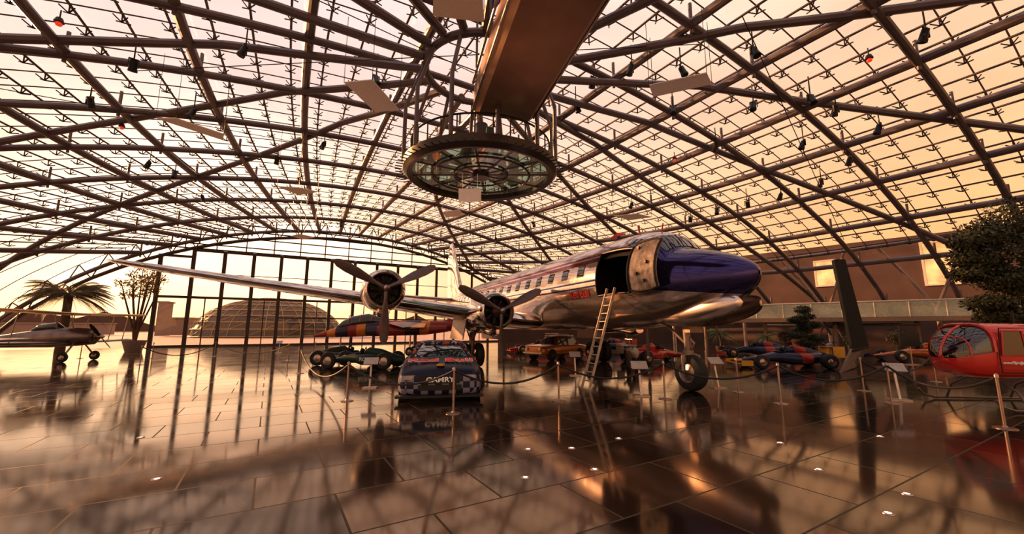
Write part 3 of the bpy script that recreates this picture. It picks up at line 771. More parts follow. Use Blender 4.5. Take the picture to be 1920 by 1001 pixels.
mh=nn.nodes.new('ShaderNodeMix'); mh.data_type='RGBA'; nn.links.new(hgh.outputs[0],mh.inputs[0]); mh.inputs[6].default_value=(.010,.011,.035,1); nn.links.new(cr.outputs[0],mh.inputs[7])
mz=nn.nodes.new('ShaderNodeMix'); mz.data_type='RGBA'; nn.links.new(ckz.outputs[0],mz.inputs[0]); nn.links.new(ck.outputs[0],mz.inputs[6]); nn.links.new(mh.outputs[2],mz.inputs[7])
nn.links.new(mz.outputs[2],b.inputs['Base Color']); b.inputs['Metallic'].default_value=0; b.inputs['Roughness'].default_value=.35; b.inputs['Specular IOR Level'].default_value=.3
navy=m
cp=G(832,752)+Vector((-.10,.0,0)); crz=math.atan2(-1,.17)
secs=[(.02,.62,.22,.55,.0),(-.03,.80,.14,.66,.01),(-.15,.92,.1,.72,.03),(-.5,.97,.1,.80,.04),(-1.1,.98,.1,.88,.05),(-1.6,.98,.12,.94,.04),(-2.4,.97,.12,.96,.02),(-3.6,.98,.12,.97,.02),(-4.4,.97,.14,1.0,.02),(-4.95,.93,.2,.99,.01),(-5.05,.85,.3,.9,.0)]
sc=car('stock_race_car','dark blue checkered stock racing car with red lettering',cp,crz,secs,(.94,1.36,-1.45,-2.25,-3.5,-4.25,.82,.60),navy,[(-.95,.83),(-3.95,.83)],.35)
sc.scale=(1,1.12,1.03)
silver=M('silver_lettering',(.9,.9,.95),.4,0); redl=M('bright_red_lettering',(.65,.015,.015),.35); whl=M('white_lettering',(.85,.83,.8),.4)
B=MB(); B.box((.03,0,.50),(.03,.85,.17)); B.obj('name_panel',black,sc)
text('CAMRY',.16,silver,frame((.055,0,.50),(0,1,0),(0,0,1)),sc,bold=.004,sx=1.15,ext=.012)
text('Red Bull',.46,whl,frame((-.82,0,.905),(0,1,0),(-1,0,.15)),sc,bold=.018,ext=.006)
text('Red Bull',.46,redl,frame((-.82,0,.910),(0,1,0),(-1,0,.15)),sc,bold=.004,ext=.014)
for s1 in(-1,1):
    B=MB(); B.box((-.02,s1*.66,.56),(.06,.26,.10),Matrix.Rotation(R(s1*-14),3,'Z')); B.obj('headlight_decal',M('headlight_pale',(.35,.35,.38),.2,.5),sc)
B=MB(); B.box((.03,0,.32),(.03,.95,.12)); B.obj('grille',black,sc)
B=MB(); B.box((.02,0,.13),(.3,1.9,.05)); B.obj('front_splitter',black,sc)
text('83',.55,redl,frame((-2.7,.995,.55),(-1,0,0),(0,0,1)),sc); text('83',.55,redl,frame((-2.7,-.995,.55),(1,0,0),(0,0,1)),sc)
B=MB(); B.cyl((-.34,0,.80),(-.34,0,.845),.09,n=24); B.obj('sun_emblem',yel,sc)
B=MB(); B.box((-4.95,0,1.08),(.2,1.5,.02),Matrix.Rotation(R(-25),3,'Y')); B.obj('rear_spoiler',navy,sc)
gold=M('golden_orange_paint',(.50,.18,.035),.22,.3,coat=.5,var=.05)
boxy=[(0,.72,.35,.78,.0),(-.06,.78,.28,.84,.01),(-.9,.79,.25,.88,.02),(-1.3,.8,.25,.9,.02),(-2.6,.8,.25,.9,.02),(-3.5,.79,.26,.87,.02),(-4.0,.77,.3,.82,.01),(-4.06,.7,.38,.75,0)]
vc=car('vintage_sedan','golden orange vintage four-door sedan with roof rack',G(1000,676),R(222),boxy,(.9,1.42,-1.15,-1.5,-2.9,-3.3,.7,.6),gold,[(-.75,.68),(-3.2,.68)],.30)
for s1 in(-1,1):
    B=MB(); B.cyl((.01,s1*.52,.66),(.05,s1*.52,.66),.1,n=16); B.obj('headlamp',steel,vc)
    B=MB(); B.cyl((-4.08,s1*.55,.62),(-4.04,s1*.55,.62),.07,n=12); B.obj('tail_lamp',red,vc)
for xx in(.06,-4.1):
    B=MB(); B.box((xx,0,.43),(.08,1.5,.08)); B.obj('bumper',steel,vc)
B=MB()
for k in range(5): B.box((-1.6-.3*k,0,1.5),(.03,1.1,.03))
for s1 in(-1,1): B.cyl((-1.55,s1*.55,1.5),(-2.85,s1*.55,1.5),.02,n=6); B.cyl((-1.7,s1*.55,1.38),(-1.7,s1*.55,1.5),.02,n=6); B.cyl((-2.7,s1*.55,1.38),(-2.7,s1*.55,1.5),.02,n=6)
B.obj('roof_rack',steel,vc)
def formula(label,loc,rz,pc,wc,name='racing_car',txt=None,bigwing=True,txtcol=None,wr=None,sc_=1):
    e=top(name,label,'race car',loc,rz); e.scale=(sc_,)*3
    B=MB(); B.loft([ering(0,0,.3,.08,.05,14),ering(-.3,0,.32,.16,.09,14),ering(-1.2,0,.4,.24,.17,14),ering(-1.9,0,.48,.36,.25,14),ering(-2.4,0,.42,.68,.28,14,.7),ering(-3.2,0,.42,.66,.28,14,.7),ering(-3.9,0,.45,.35,.28,14),ering(-4.4,0,.42,.15,.14,14)])
    B.loft([ering(-2.35,0,.75,.06,.1,12),ering(-2.6,0,.82,.15,.2,12),ering(-3.3,0,.72,.14,.2,12),ering(-4.1,0,.55,.06,.08,12)])
    bo=B.obj('race_car_body',pc,e,ang=50)
    B=MB(); B.lathe([(0,.26),(.05,.27),(.02,.2),(-.1,.19),(-.12,.01)],(-2.1,0,.70),'z',16); B.tube([(-2.35,-.16,.75),(-2.4,0,1.02),(-2.35,.16,.75)],.025,6); B.sphere((-2.2,0,.84),.12,10,6); B.obj('cockpit',black,e)
    if bigwing:
        B=MB(); B.box((-.15,0,.2),(.4,1.6,.03)); B.box((-.3,0,.27),(.2,1.6,.03),Matrix.Rotation(R(-20),3,'Y'))
        for s1 in(-1,1): B.box((-.2,s1*.8,.24),(.5,.03,.24))
        B.obj('front_wing',wc,e,smooth=False)
        B=MB(); B.box((-4.4,0,.92),(.35,1.0,.03),Matrix.Rotation(R(-12),3,'Y')); B.box((-4.35,0,.6),(.1,.1,.65))
        for s1 in(-1,1): B.box((-4.4,s1*.5,.72),(.5,.03,.5))
        B.obj('rear_wing',wc,e,smooth=False)
    B=MB()
    for x in(-.85,-3.75):
        for s1 in(-1,1):
            B.cyl((x-.15,s1*.15,.42),(x,s1*.68,.36),.02,n=6); B.cyl((x+.2,s1*.15,.3),(x,s1*.68,.28),.02,n=6)
    B.obj('suspension',dark,e)
    for x,wdt,r in((-.85,.3,wr or .31),(-3.75,.4,wr or .33)):
        for s1 in(-1,1):
            B=MB(); wheel(B,(x,s1*.78,r),r,wdt if not wr else .2); B.obj('wheel',[rubber,steel],e)
    if txt:
        for s1 in (1,-1): text(txt,.26,txtcol or whl,frame((-2.8,s1*.70,.45),(-s1,0,0),(0,0,1)),e,ext=.01)
    return e
teal=M('teal_paint',(.010,.048,.046),.55,0); dteal=M('dark_green_paint',(.009,.016,.015),.55,0); blu=M('deep_blue_paint',(.018,.02,.075),.3,.2,coat=.3); org=M('orange_paint',(.45,.11,.02),.25,.2,coat=.5)
wpt=M('pale_paint',(.36,.31,.28),.3)
navyY=bands('navy_yellow_red_livery',0,-4.6,.2,[(-4.6,(.015,.018,.06)),(-3.2,(.30,.03,.02)),(-2.7,(.015,.018,.06)),(-1.2,(.45,.24,.03)),(-.9,(.015,.018,.06)),(-.3,(.45,.24,.03))],rough=.25,metal=.2)
formula('teal historic racing car with white lettering',G(602,688),R(172),teal,dteal,txt='RONA',bigwing=False,wr=.4,sc_=.92)
formula('dark green open-wheel historic racing car',G(735,682),R(6),dteal,teal,txt='RONA',bigwing=False,wr=.4,sc_=.92)
formula('navy and yellow open-wheel racing car with wings',G(1378,688),R(176),navyY,yel)
formula('orange and blue open-wheel racing car',G(1640,676),R(170),org,blu)
formula('dark blue open-wheel racing car parked under the wing',G(1100,660),R(205),navyY,red)
formula('red open-wheel racing car behind the airliner gear',G(1290,676),R(25),red,wpt)
formula('dark blue open-wheel racing car with red wings',G(1345,668),R(160),navyY,red)
formula('red open-wheel racing car near the tail',G(955,662),R(190),red,red)
def moto(label,loc,rz,pc):
    e=top('motorcycle',label,'motorcycle',loc,rz)
    for x in(-.68,.68):
        B=MB(); wheel(B,(x,0,.31),.31,.15); B.obj('wheel',[rubber,steel],e)
    B=MB(); B.loft([ering(.55,0,.75,.05,.08,12),ering(.35,0,.72,.2,.26,12),ering(0,0,.66,.2,.24,12),ering(-.3,0,.74,.14,.1,12),ering(-.85,0,.92,.06,.05,12)]); B.obj('fairing',pc,e)
    B=MB(); B.cyl((.68,.09,.31),(.42,.09,.95),.03); B.cyl((.68,-.09,.31),(.42,-.09,.95),.03); B.cyl((.42,-.34,.98),(.42,.34,.98),.018); B.cyl((-.68,0,.31),(-.1,0,.45),.05); B.box((.0,0,.38),(.5,.26,.3)); B.cyl((-.1,.15,.3),(-.9,.17,.5),.05)
    B.cyl((0,-.1,.25),(0,-.3,0),.02)
    B.obj('engine_frame',dark,e); return e
moto('white and black sport motorcycle on display',G(1188,694),R(60),wpt)
moto('blue racing motorcycle on display',G(1555,672),R(30),blu)
# ---------------------------------------------------------------- jet
jr=(.25,.026,.015); jo=(.55,.19,.02); jb=(.03,.014,.04)
jl=bands('jet_livery',0,0,12,[(0,jr),(.9,jo),(1.5,jb),(2.3,jr),(2.9,jo),(3.5,jb),(4.4,jr),(6.2,jb),(7.2,jo),(7.8,jr),(10.2,jb)],rough=.3,metal=.1)
jp=D(588,630,27.5)
jt=top('jet_trainer','red and orange painted two-seat jet trainer','jet aircraft',(jp.x,jp.y,0),R(4)); jt.scale=(1.0,1.0,1.06)
B=MB(); B.loft([ering(0,0,1.25,.03,.03,20),ering(.4,0,1.3,.12,.11,20),ering(1.2,0,1.42,.26,.27,20),ering(2.5,0,1.62,.38,.44,20),ering(4.5,0,1.75,.42,.5,20),ering(7,0,1.8,.45,.42,20),ering(9.5,0,1.9,.3,.3,20),ering(11.8,0,2.0,.10,.12,20)])
B.obj('jet_fuselage',jl,jt)
for s1 in(-1,1):
    B=MB(); B.loft([ering(3.7,s1*.62,1.55,.22,.30,14),ering(4.2,s1*.66,1.55,.28,.34,14),ering(7.5,s1*.64,1.6,.28,.3,14),ering(9.0,s1*.5,1.7,.18,.2,14)]); B.obj('engine_intake',jl,jt)
    B=MB(); B.lathe([(3.68,.01),(3.68,.2)],(0,s1*.62,1.55),'x',14); B.obj('intake_mouth',black,jt)
B=MB(); B.loft([ering(1.5,0,1.80,.05,.05,16),ering(1.9,0,1.93,.27,.28,16),ering(2.6,0,2.10,.32,.42,16),ering(3.6,0,2.25,.32,.42,16),ering(4.6,0,2.17,.22,.22,16),ering(5.2,0,2.1,.05,.05,16)]); B.obj('canopy',glassD,jt)
for x in (2.35,3.1,3.9):
    B=MB(); zc_=2.02+.07*(x-1.9); B.tube([v for v in ering(x,0,zc_+.04,.335,.45,16)[0:9]],.03,6); B.obj('canopy_frame',org,jt)
for s1 in(-1,1):
    surf([((s1*.5,2.05),5.0,2.6,.08),((s1*4.3,1.75),6.8,1.2,.08)],'y','jet_wing',jl,jt); surf([((s1*.2,2.05),9.9,1.6,.08),((s1*2.1,1.95),10.9,.8,.08)],'y','jet_tailplane',jl,jt)
surf([(2.05,8.6,3.0,.07),(3.4,10.4,1.5,.07)],'z','jet_fin',jl,jt)
for (x,y) in((1.8,0),(6.6,.9),(6.6,-.9)):
    B=MB(); B.cyl((x,y*.8,1.4),(x,y,.3),.05); B.obj('landing_gear_leg',steel,jt)
    B=MB(); wheel(B,(x,y,.28),.28,.18); B.obj('wheel',[rubber,steel],jt)
# ---------------------------------------------------------------- small propeller planes
def lightplane(label,loc,rz,fm,wmx,lwm,upper=True,sc_=1.0,propa=60,zc=1.5):
    e=top('propeller_airplane',label,'airplane',loc,rz); e.scale=(sc_,)*3
    B=MB(); B.loft([ering(.0,0,zc,.28,.28,18),ering(-.1,0,zc,.42,.44,18),ering(-.9,0,zc,.5,.52,18),ering(-2.2,0,zc-.05,.45,.55,18),ering(-4,0,zc-.2,.32,.4,18),ering(-6.3,0,zc-.4,.1,.2,18),ering(-6.9,0,zc-.4,.03,.06,18)]); fo_=B.obj('airplane_body',fm,e)
    B=MB(); B.lathe([(.05,.27),(.05,.12),(.2,.13),(.38,.08),(.45,.01)],(0,0,zc),'x',16); B.obj('spinner',steel,e)
    for k in (0,1):
        B=MB(); sect=[]
        for (r,cw,tk) in [(.08,.08,.08),(.4,.16,.04),(.8,.15,.025),(1.05,.07,.02)]: sect.append([Vector((.22+tk/2*math.sin(2*math.pi*i/8)+.3*cw*math.cos(2*math.pi*i/8),cw/2*math.cos(2*math.pi*i/8),r)) for i in range(8)])
        B.loft(sect); rt=Matrix.Rotation(R(propa+180*k),3,'X'); B.v=[tuple(rt@(Vector(v))+Vector((0,0,zc))) for v in B.v]; B.obj('propeller_blade',dark,e)
    def wg(z,x,ch,sp,mt):
        B=MB(); rings=[]
        for y in(-sp,-sp+.3,0,sp-.3,sp):
            k=.6 if abs(y)==sp else 1; rings.append([Vector((x-ch/2*k*math.cos(2*math.pi*i/14),y,z+.08*k*math.sin(2*math.pi*i/14)+.03*abs(y)*.6)) for i in range(14)])
        B.loft(rings); return B.obj('airplane_wing',mt,e)
    wg(zc-.35,-1.6,1.3,4.4,lwm)
    if upper:
        wg(2.6,-1.2,1.5,4.7,wmx); B=MB()
        for s1 in(-1,1):
            for x in(-.9,-1.7): B.cyl((x-.2,s1*3.4,zc-.3),(x,s1*3.4,2.62),.025,n=6); B.cyl((x,s1*.35,zc+.4),(x,s1*.6,2.6),.025,n=6)
        B.obj('wing_strut',steel,e,kind='stuff')
    B=MB(); B.box((-6.4,0,zc+.25),(.9,.06,1.1),taper=.6); B.obj('tail_fin',wmx,e); B=MB(); B.box((-6.4,0,zc-.25),(.8,2.8,.06)); B.obj('tailplane',wmx,e)
    B=MB(); B.loft([ering(-1.6,0,zc+.45,.05,.05,12),ering(-2.0,0,zc+.55,.25,.25,12),ering(-2.8,0,zc+.5,.22,.2,12),ering(-3.3,0,zc+.3,.03,.05,12)]); B.obj('canopy',glassD,e)
    for s1 in(-1,1):
        B=MB(); B.cyl((-.8,s1*.3,zc-.35),(-.7,s1*.95,.3),.045,n=8); B.obj('landing_gear_leg',steel,e)
        B=MB(); wheel(B,(-.7,s1*1.0,.26),.26,.14); B.obj('wheel',[rubber,steel],e)
    return e
dsil=M('weathered_silver',(.20,.155,.145),.3,.85,var=.25,scale=2)
Pn=D(180,632,23)
lightplane('silver biplane with yellow upper wing',(Pn.x,Pn.y,0),R(8),dsil,yel,dsil,True,1.0,50,1.35)
Pn=D(38,612,17)
lightplane('grey rounded-nose propeller airplane',(Pn.x-.4,Pn.y-1.5,0),R(10),M('dull_grey_paint',(.22,.19,.175),.3),M('dull_yellow',(.3,.2,.05),.4),dsil,False,1.0,-35,1.55)
Pn=D(1545,598,34)
lightplane('silver fighter airplane with grey wings behind the race cars',(Pn.x,Pn.y,0),R(215),dsil,M('grey_green_paint',(.16,.14,.10),.4,.3),M('grey_green_paint',(.2,.18,.13)),False,1.25,20,2.0)
# ---------------------------------------------------------------- helicopter
hb=Vector((10.25,9.9,0)); he=top('helicopter','small red helicopter with framed cockpit windows on skids','helicopter',hb,R(-4))
redm=M('helicopter_red',(.55,.028,.016),.18,.05,coat=.6,var=.04)
B=MB()
hk=[(0,0,1.08,.08,.07),(.05,0,1.10,.30,.24),(.16,0,1.14,.48,.40),(.34,0,1.20,.60,.53),(.56,0,1.25,.66,.61),(.9,0,1.26,.68,.64),(1.5,0,1.26,.68,.64),(2.1,0,1.24,.64,.63),(2.7,0,1.2,.52,.56),(3.2,0,1.2,.3,.38),(3.5,0,1.25,.12,.16)]
rg=[ering(x,y,z,a,c,28,.6) for x,y,z,a,c in hk]
def hm(i,k):
    th=360*(k+.5)/28
    if i<4 and 2<=th<178: return 1
    return 0
B.loft(rg,mifun=hm); B.obj('cabin',[redm,glassmat('bubble_glass',(.42,.38,.36),.14)],he,ang=60,label='red cabin shell with clear front windows')
for s1 in(-1,1):
    B=MB(); q_=[(.66,1.18),(1.16,1.18),(1.14,1.72),(.74,1.72)]
    B.add([Vector((x,s1*(.695 if z<1.3 else .675),z)) for x,z in q_],[(0,1,2,3)]); B.obj('door_window',glassD,he,smooth=False)
    B=MB(); B.tube([Vector((x,s1*(.70 if z<1.3 else .68),z)) for x,z in q_],.022,5,closed=True); B.obj('window_surround',redm,he)
    B=MB(); pts=[(.60,.80),(1.25,.80),(1.24,1.78),(.70,1.78),(.60,1.2)]
    B.tube([Vector((x,s1*(.69 if z<1.3 else .665),z)) for x,z in pts],.012,5,closed=True); B.obj('door_seam',dark,he)
B=MB(); B.tube([(0,0,1.14),(.05,0,1.33),(.16,0,1.54),(.34,0,1.73),(.58,0,1.87)],.03,6); B.tube([v for v in ering(.56,0,1.25,.67,.62,28,.6)[0:15]],.04,6); B.tube([v for v in ering(.2,0,1.155,.51,.43,28,.6)[0:15]],.018,6); B.obj('bubble_frame',redm,he)
B=MB(); B.cyl((3.2,0,1.25),(7.4,0,1.5),.14,.06,12); B.box((7.3,0,1.75),(.5,.04,.9),Matrix.Rotation(R(20),3,'Y')); B.box((6.3,0,1.45),(.4,1.3,.03)); B.obj('tail_boom',redm,he)
B=MB(); B.box((7.4,.12,1.5),(.08,.02,1.1)); B.obj('tail_rotor',steel,he)
B=MB(); B.loft([ering(2.3,0,1.80,.12,.08,12),ering(2.5,0,1.9,.18,.15,12),ering(2.9,0,1.75,.1,.1,12)]); B.cyl((2.45,0,1.9),(2.45,0,2.55),.05); B.box((2.45,0,2.55),(.3,.3,.12)); B.obj('rotor_mast',redm,he)
B=MB(); B.cyl((1.75,0,1.8),(1.75,0,2.2),.02); B.obj('antenna',dark,he)
for yy,zz in((.12,2.54),(-.12,2.58)):
    B=MB(); B.box((4.7,yy,zz),(4.3,.17,.03)); B.obj('folded_rotor_blade',dark,he,smooth=False)
skm=M('skid_paint',(.16,.12,.11),.4,.5)
for s1 in(-1,1):
    B=MB(); B.tube([(.15,s1*.9,.26),(.25,s1*.9,.12),(.5,s1*.9,.04),(3.0,s1*.9,.04)],.028,8); B.obj('landing_skid',skm,he)
for x in(.8,2.3):
    B=MB(); B.tube([(x,-.9,.05),(x,-.72,.4),(x,-.3,.62),(x,.3,.62),(x,.72,.4),(x,.9,.05)],.025,8); B.obj('skid_strut',skm,he)
for s1 in(-1,1):
    B=MB(); B.box((1.4,s1*.3,1.0),(.45,.45,.12)); B.box((1.65,s1*.3,1.3),(.12,.45,.55)); B.obj('seat',black,he)
B=MB(); B.box((.45,0,1.0),(.25,.6,.4)); B.obj('instrument_panel',black,he)
text('www.flyingbulls.at',.085,whl,frame((.93,-.705,1.02),(1,0,0),(0,0,1)),he,ext=.02)
# ---------------------------------------------------------------- pylon sculpture
e=top('display_pylon','tall dark slanted slab on a folded grey base','sculpture',(0,0,0))
B=MB(); t_=16.6
matb=M('slab_black',(.009,.008,.009),.7)
P=[D(1564,486,t_),D(1585,486,t_),D(1630,652,t_*.985),D(1600,660,t_*.985)]
back=Vector((.2,.4,0))
B.add(P+[p+back for p in P],[(0,1,2,3),(7,6,5,4),(0,4,5,1),(1,5,6,2),(2,6,7,3),(3,7,4,0)]); B.obj('slab',matb,e,smooth=False)
B=MB()
z1=[D(1598,655,16.3),D(1630,650,16.3),G(1606,690)+Vector((0,0,.06)),G(1578,699)]
B.add(z1+[p+back*.8 for p in z1],[(0,1,2,3),(7,6,5,4),(0,4,5,1),(1,5,6,2),(2,6,7,3),(3,7,4,0)])
B.obj('folded_base',M('grey_paint',(.28,.22,.20),.5),e,smooth=False)
# ---------------------------------------------------------------- barrier posts and ropes
def stan(loc):
    e=top('barrier_post','polished steel rope barrier post with round base','barrier post',loc,group='rope barrier posts')
    B=MB(); B.lathe([(0,.01),(0,.16),(.012,.16),(.025,.04),(.05,.026)],(0,0,0),'z',20); B.obj('post_base',poststeel,e)
    B=MB(); B.cyl((0,0,.04),(0,0,.93),.022,n=10); B.lathe([(.88,.022),(.88,.034),(.93,.034),(.94,.028),(.96,.01)],(0,0,0),'z',12); B.obj('post_pole',poststeel,e); return e
SP_=[(650,752),(850,775),(1048,752),(1247,748),(1465,757),(1672,756),(1885,803),(1620,733),(562,700),(540,676),(262,684),(285,672),(402,668),(150,672),(590,668),(1385,735),(1325,706),(1755,716)]
first=None; SPt=[]
for x,y in SP_:
    P=G(x,y); SPt.append(P)
    if first is None: first=stan(P)
    else: dup(first,P)
rope=M('black_rope',(.015,.013,.015),.6)
for a,b_ in [(0,1),(1,2),(2,3),(3,4),(4,5),(5,6),(8,0),(10,12),(12,9),(7,17)]:
    A=SPt[a]+Vector((0,0,.88));C=SPt[b_]+Vector((0,0,.88)); sag=min(.6,.16+.07*(A-C).length)
    B=MB(); B.tube([A.lerp(C,t/16)-Vector((0,0,sag*4*(t/16)*(1-t/16))) for t in range(17)],.025,6)
    B.obj('barrier_rope',rope,label='black rope sagging between two barrier posts',category='rope',group='barrier ropes')
def sign(loc,rz):
    e=top('information_stand','small slanted information panel on a steel foot','sign',loc,rz,group='information stands')
    B=MB(); B.box((0,0,.015),(.4,.35,.03)); B.box((0,.02,.38),(.05,.04,.72),Matrix.Rotation(R(-12),3,'X')); B.obj('stand_foot',steel,e)
    B=MB(); B.box((0,.02,.8),(.42,.30,.02),Matrix.Rotation(R(38),3,'X')); B.obj('sign_panel',M('sign_panel_pale',(.42,.36,.33),.3),e); return e
for (x,y),r in zip([(690,729),(1205,744),(1697,752),(1350,728),(1080,705),(520,662)],[10,-5,-25,5,0,10]): sign(G(x,y)+Vector((.0,.15,0)),R(r))
e=top('display_board','dark rectangular display board on a stand','board',G(1712,684))
B=MB(); B.box((0,0,1.25),(1.0,.06,.7)); B.obj('board_panel',black,e); B=MB(); B.cyl((0,.03,0),(0,.03,.95),.03); B.box((0,0,.02),(.6,.4,.04)); B.obj('board_stand',steel,e)
fl=M('floor_light_lens',(1,.93,.8),.2,0,emit=1.6)
f0_=None
for x,y in [(985,895),(1115,880),(990,842),(1072,840),(1665,962),(1700,926),(294,898),(264,820),(1160,822),(1535,880),(1463,830),(1650,818)]:
    P=G(x,y)
    if f0_ is None:
        f0_=top('floor_spotlight','round flush floor light with steel rim','floor light',P,group='flush floor lights')
        B=MB(); B.cyl((0,0,0),(0,0,.005),.030,n=20); B.obj('lens',fl,f0_); B=MB(); B.lathe([(0,.056),(.007,.054),(.007,.030),(0,.030)],(0,0,0),'z',24); B.obj('rim',steel,f0_)
    else: dup(f0_,P)
# ---------------------------------------------------------------- plants
def leafmat(name,c): return M(name,c,.55,0,var=.5,scale=2)
def foliage(B,blobs,nl,sz,mi=0):
    for (c,r) in blobs:
        for i in range(nl):
            d=Vector((random.gauss(0,1),random.gauss(0,1),random.gauss(0,1))).normalized(); k=random.uniform(.5,1.08)
            P=Vector(c)+Vector((d.x*r[0],d.y*r[1],d.z*r[2]))*k
            a=Vector((random.gauss(0,1),random.gauss(0,1),random.gauss(0,1))).normalized(); b_=a.cross(d).normalized(); s_=sz*random.uniform(.6,1.3)
            B.add([P-a*s_,P+b_*s_*.45,P+a*s_,P-b_*s_*.45],[(0,1,2,3)],mi)
bark=M('bark',(.10,.055,.035),.85,bump=.3)
green=leafmat('dark_green_leaf',(.042,.044,.012)); olive=leafmat('olive_leaf',(.13,.085,.018)); gold_l=leafmat('yellow_leaf',(.25,.16,.03)); gdark=leafmat('deep_green_leaf',(.018,.028,.010))
tb=D(1880,500,20); e=top('large_tree','large dense dark green tree with drooping foliage','tree',(tb.x+1.2,tb.y,0))
B=MB(); B.tube([(0,0,0),(.1,0,2),(-.2,.1,3.6),(.1,0,5.2)],[.35,.28,.22,.12],10); B.tube([(-.1,0,2.8),(-1.6,.2,4.2),(-2.0,.2,5)],[.16,.1,.05],8); B.tube([(0,0,3.2),(1.2,-.3,5),(1.6,-.3,6.4)],[.15,.1,.05],8); B.obj('trunk',bark,e)
B=MB(); foliage(B,[((-1.7,0,6.3),(1.4,1.2,.9)),((.1,0,7.2),(1.7,1.4,1.1)),((-2.3,.2,5.2),(1.2,1,.8)),((-.4,0,5.4),(1.9,1.5,1.2)),((-1.2,-.2,4.1),(1.5,1.1,.7)),((-2.1,0,3.0),(1.2,.8,.45)),((.6,0,3.8),(1.5,1.2,1.0)),((1.6,0,6.2),(1.4,1.3,1.4)),((-1.2,.2,2.4),(1.3,1,.4)),((.8,0,2.5),(1.4,1,.8)),((-2.9,0,4.4),(.8,.7,.35)),((-2.7,0,6.0),(.7,.7,.5))],1600,.10); B.obj('foliage',green,e,smooth=False,fix=False)
tp=G(1517,684); e=top('topiary_tree','cloud-pruned dark bonsai tree in a pot','potted tree',tp); e.scale=(.92,)*3
B=MB(); B.tube([(0,0,.5),(.12,0,1.0),(-.1,0,1.6),(.08,0,2.2),(0,0,2.8)],[.09,.08,.06,.05,.03],8)
for z,x in((1.1,.55),(1.3,-.55),(1.8,.5),(2.1,-.45)): B.tube([(0,0,z),(x,0,z+.15)],[.04,.02],6)
B.obj('trunk',bark,e)
B=MB(); foliage(B,[((0,0,2.98),(.42,.42,.22)),((.45,0,2.15),(.42,.4,.2)),((-.45,0,2.4),(.42,.4,.2)),((.5,0,1.4),(.5,.45,.22)),((-.5,0,1.6),(.5,.45,.22)),((0,.2,1.85),(.55,.4,.2)),((0,-.1,2.6),(.5,.4,.2)),((0,0,1.15),(.6,.5,.2)),((0,0,2.1),(.4,.4,.3))],1100,.05); B.obj('foliage',gdark,e,smooth=False,fix=False)
dpot=M('dark_pot',(.04,.03,.027),.4)
B=MB(); B.lathe([(0,.01),(0,.26),(.4,.32),(.44,.35),(.44,.3),(.38,.28),(.38,.01)],(0,0,0),'z',20); B.obj('pot',dpot,e)
def palm(loc,h,n,L,label,mat,potted=False,rt=.16):
    e=top('palm_tree',label,'palm tree',loc)
    B=MB(); B.tube([(0,0,0),(.05,0,h*.5),(0,0,h)],[rt*1.2,rt,rt],10); B.obj('trunk',bark,e)
    B=MB()
    for k in range(n):
        a=2*math.pi*k/n*1.618; el=random.uniform(-.3,1.2); d=Vector((math.cos(a),math.sin(a),0)); pts=[]
        for t in range(9):
            u=t/8; pts.append(Vector((0,0,h))+d*L*u*math.cos(el*.6)+Vector((0,0,L*(math.sin(el)*u-.62*u*u))))
        B.tube(pts,[.02*(1-i/10) for i in range(9)],4)
        sd_=Vector((-d.y,d.x,0))
        for t in range(34):
            u=.12+.88*t/34; i=min(7,int(u*8)); P=pts[i].lerp(pts[i+1],u*8-i); ll=L*.26*math.sin(math.pi*min(1,u*.85+.15))
            for s1 in(-1,1):
                q=P+sd_*s1*ll*.75+d*ll*.45-Vector((0,0,ll*.5)); w_=d*.018*L/2
                B.add([P-w_,P+w_,q],[(0,1,2)])
    B.obj('fronds',mat,e,smooth=False,fix=False)
    if potted:
        B=MB(); B.lathe([(0,.01),(0,.28),(.5,.36),(.52,.3),(.45,.28),(.45,.01)],(0,0,0),'z',18); B.obj('pot',dpot,e)
    return e
P=D(128,560,31); palm((P.x,P.y,0),4.4,58,2.9,'tall palm tree with arching feathery fronds near the glass end wall',olive,rt=.25)
P=G(1352,662); palm((P.x,P.y,0),1.4,20,1.2,'small green potted palm',leafmat('fresh_leaf',(.05,.09,.02)),True,.07)
P=G(1440,660); palm((P.x,P.y,0),1.2,18,1.1,'small green potted palm',leafmat('fresh_leaf',(.05,.09,.02)),True,.07)
P=D(252,640,32); e=top('slender_tree','slender tree with upright branches and sparse yellow leaves','tree',(P.x,P.y,0))
B=MB(); bl=[]
for k in range(9):
    a=k*2.4; r=random.uniform(.5,1.3); hgt=random.uniform(5.2,6.9); m1=(r*.35*math.cos(a),r*.35*math.sin(a),2.6); tp_=(r*math.cos(a),r*math.sin(a),hgt)
    B.tube([(0,0,.6),(m1[0]*.3,m1[1]*.3,1.6),m1,((m1[0]+tp_[0])*.55,(m1[1]+tp_[1])*.55,4.2),tp_],[.12,.09,.07,.05,.02],6)
    bl.append((tp_,(.5,.5,.4))); bl.append((((m1[0]+tp_[0])*.55,(m1[1]+tp_[1])*.55,hgt-.9),(.4,.4,.45)))
B.cyl((0,0,.5),(0,0,.9),.25,.16,12); B.obj('trunk',bark,e)
B=MB(); foliage(B,bl,110,.09); B.obj('foliage',gold_l,e,smooth=False,fix=False)
B=MB(); B.lathe([(0,.01),(0,.5),(.8,.75),(.9,.75),(.9,.65),(.75,.6),(.75,.01)],(0,0,0),'z',20); B.obj('planter',M('planter_grey',(.2,.14,.12),.6),e)
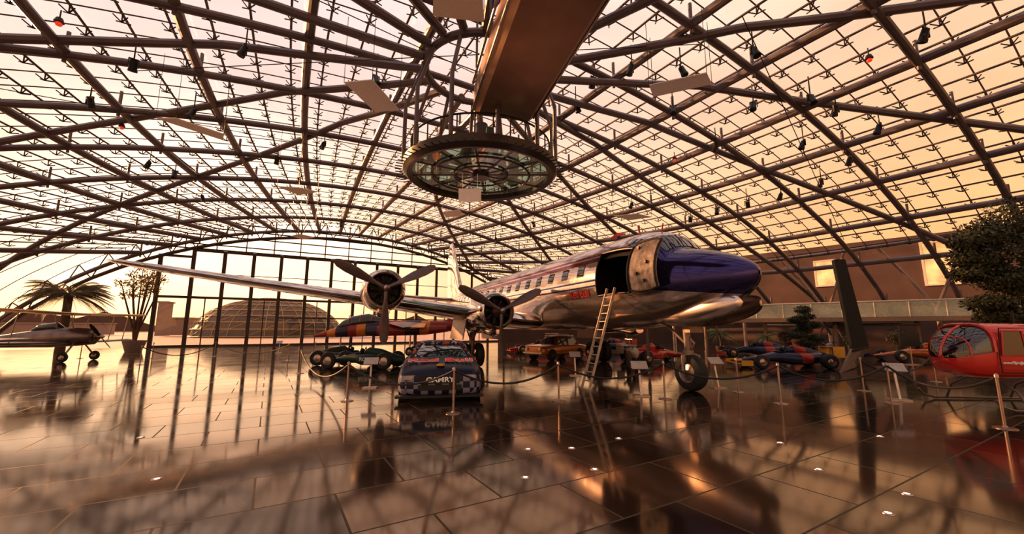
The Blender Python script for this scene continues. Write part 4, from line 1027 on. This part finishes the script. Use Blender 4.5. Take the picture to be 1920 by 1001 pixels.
for k,(x,y,s_) in enumerate([(1475,655,1.0),(1600,662,.9),(1690,666,1.1),(1850,690,.9)]):
    P=G(x,y); e=top('potted_shrub','round dark green shrub in a pot','potted shrub',P,group='potted shrubs')
    B=MB(); foliage(B,[((0,0,1.1*s_),(.6*s_,.6*s_,.5*s_))],700,.08); B.obj('foliage',green,e,smooth=False,fix=False)
    B=MB(); B.lathe([(0,.01),(0,.25),(.6,.36),(.6,.3),(.5,.01)],(0,0,0),'z',16); B.obj('pot',dpot,e)
# ---------------------------------------------------------------- outside
hc=D(508,620,112); e=top('domed_hangar','distant domed lattice glass hangar building','building',(hc.x,hc.y,0),R(25))
B=MB(); N1,N2=28,9; ax_,by,hz=18,14,10.2
def dp(i,j):
    a=2*math.pi*i/N1; f=(math.pi/2)*j/N2; return Vector((ax_*math.cos(a)*math.cos(f),by*math.sin(a)*math.cos(f),hz*math.sin(f)))
for j in range(N2):
    for i in range(N1): B.add([dp(i,j),dp(i+1,j),dp(i+1,j+1),dp(i,j+1)],[(0,1,2,3)])
B.obj('dome_skin',M('hangar_glass_skin',(.04,.03,.028),.3,.2,var=.3,scale=.3),e)
B=MB()
for j in range(0,N2):
    for i in range(N1):
        B.cyl(dp(i,j)*1.01,dp(i,j+1)*1.01,.08,n=4,cap=False); B.cyl(dp(i,j)*1.01,dp(i+1,j)*1.01,.14,n=4,cap=False)
        if (i+j)%2==0: B.cyl(dp(i,j)*1.01,dp(i+1,j+1)*1.01,.07,n=4,cap=False)
B.obj('dome_lattice',M('lattice_pale',(.34,.22,.11),.4),e)
for k,(x,t,wd_,h_) in enumerate([(60,130,40,3.5),(335,125,8,5),(305,112,2,9)]):
    P=D(x,620,t); e=top('distant_building','low distant airport building','building',(P.x,P.y,0),R(20))
    B=MB(); B.box((0,0,h_/2),(wd_,4,h_)); B.box((0,0,h_+.2),(wd_+.6,4.6,.4)); B.obj('building_block',M('building_grey',(.25,.17,.14),.7),e,smooth=False)
B=MB(); rings=[]
for k in range(81):
    a=R(15+150*k/80); P=Vector((math.cos(a)*420,math.sin(a)*420,0)); h_=9+4*math.sin(k*.7)+3*math.sin(k*1.9)+random.uniform(-1,1); rings.append([P,P+Vector((0,0,max(3,h_))),P*1.05+Vector((0,0,max(3,h_))),P*1.05])
B.loft(rings,closed=True); B.obj('tree_line',M('far_trees',(.10,.06,.045),.9,scale=.05),kind='stuff',label='distant dark tree line along the airfield',category='trees',smooth=False)
print('built',len(bpy.data.objects))
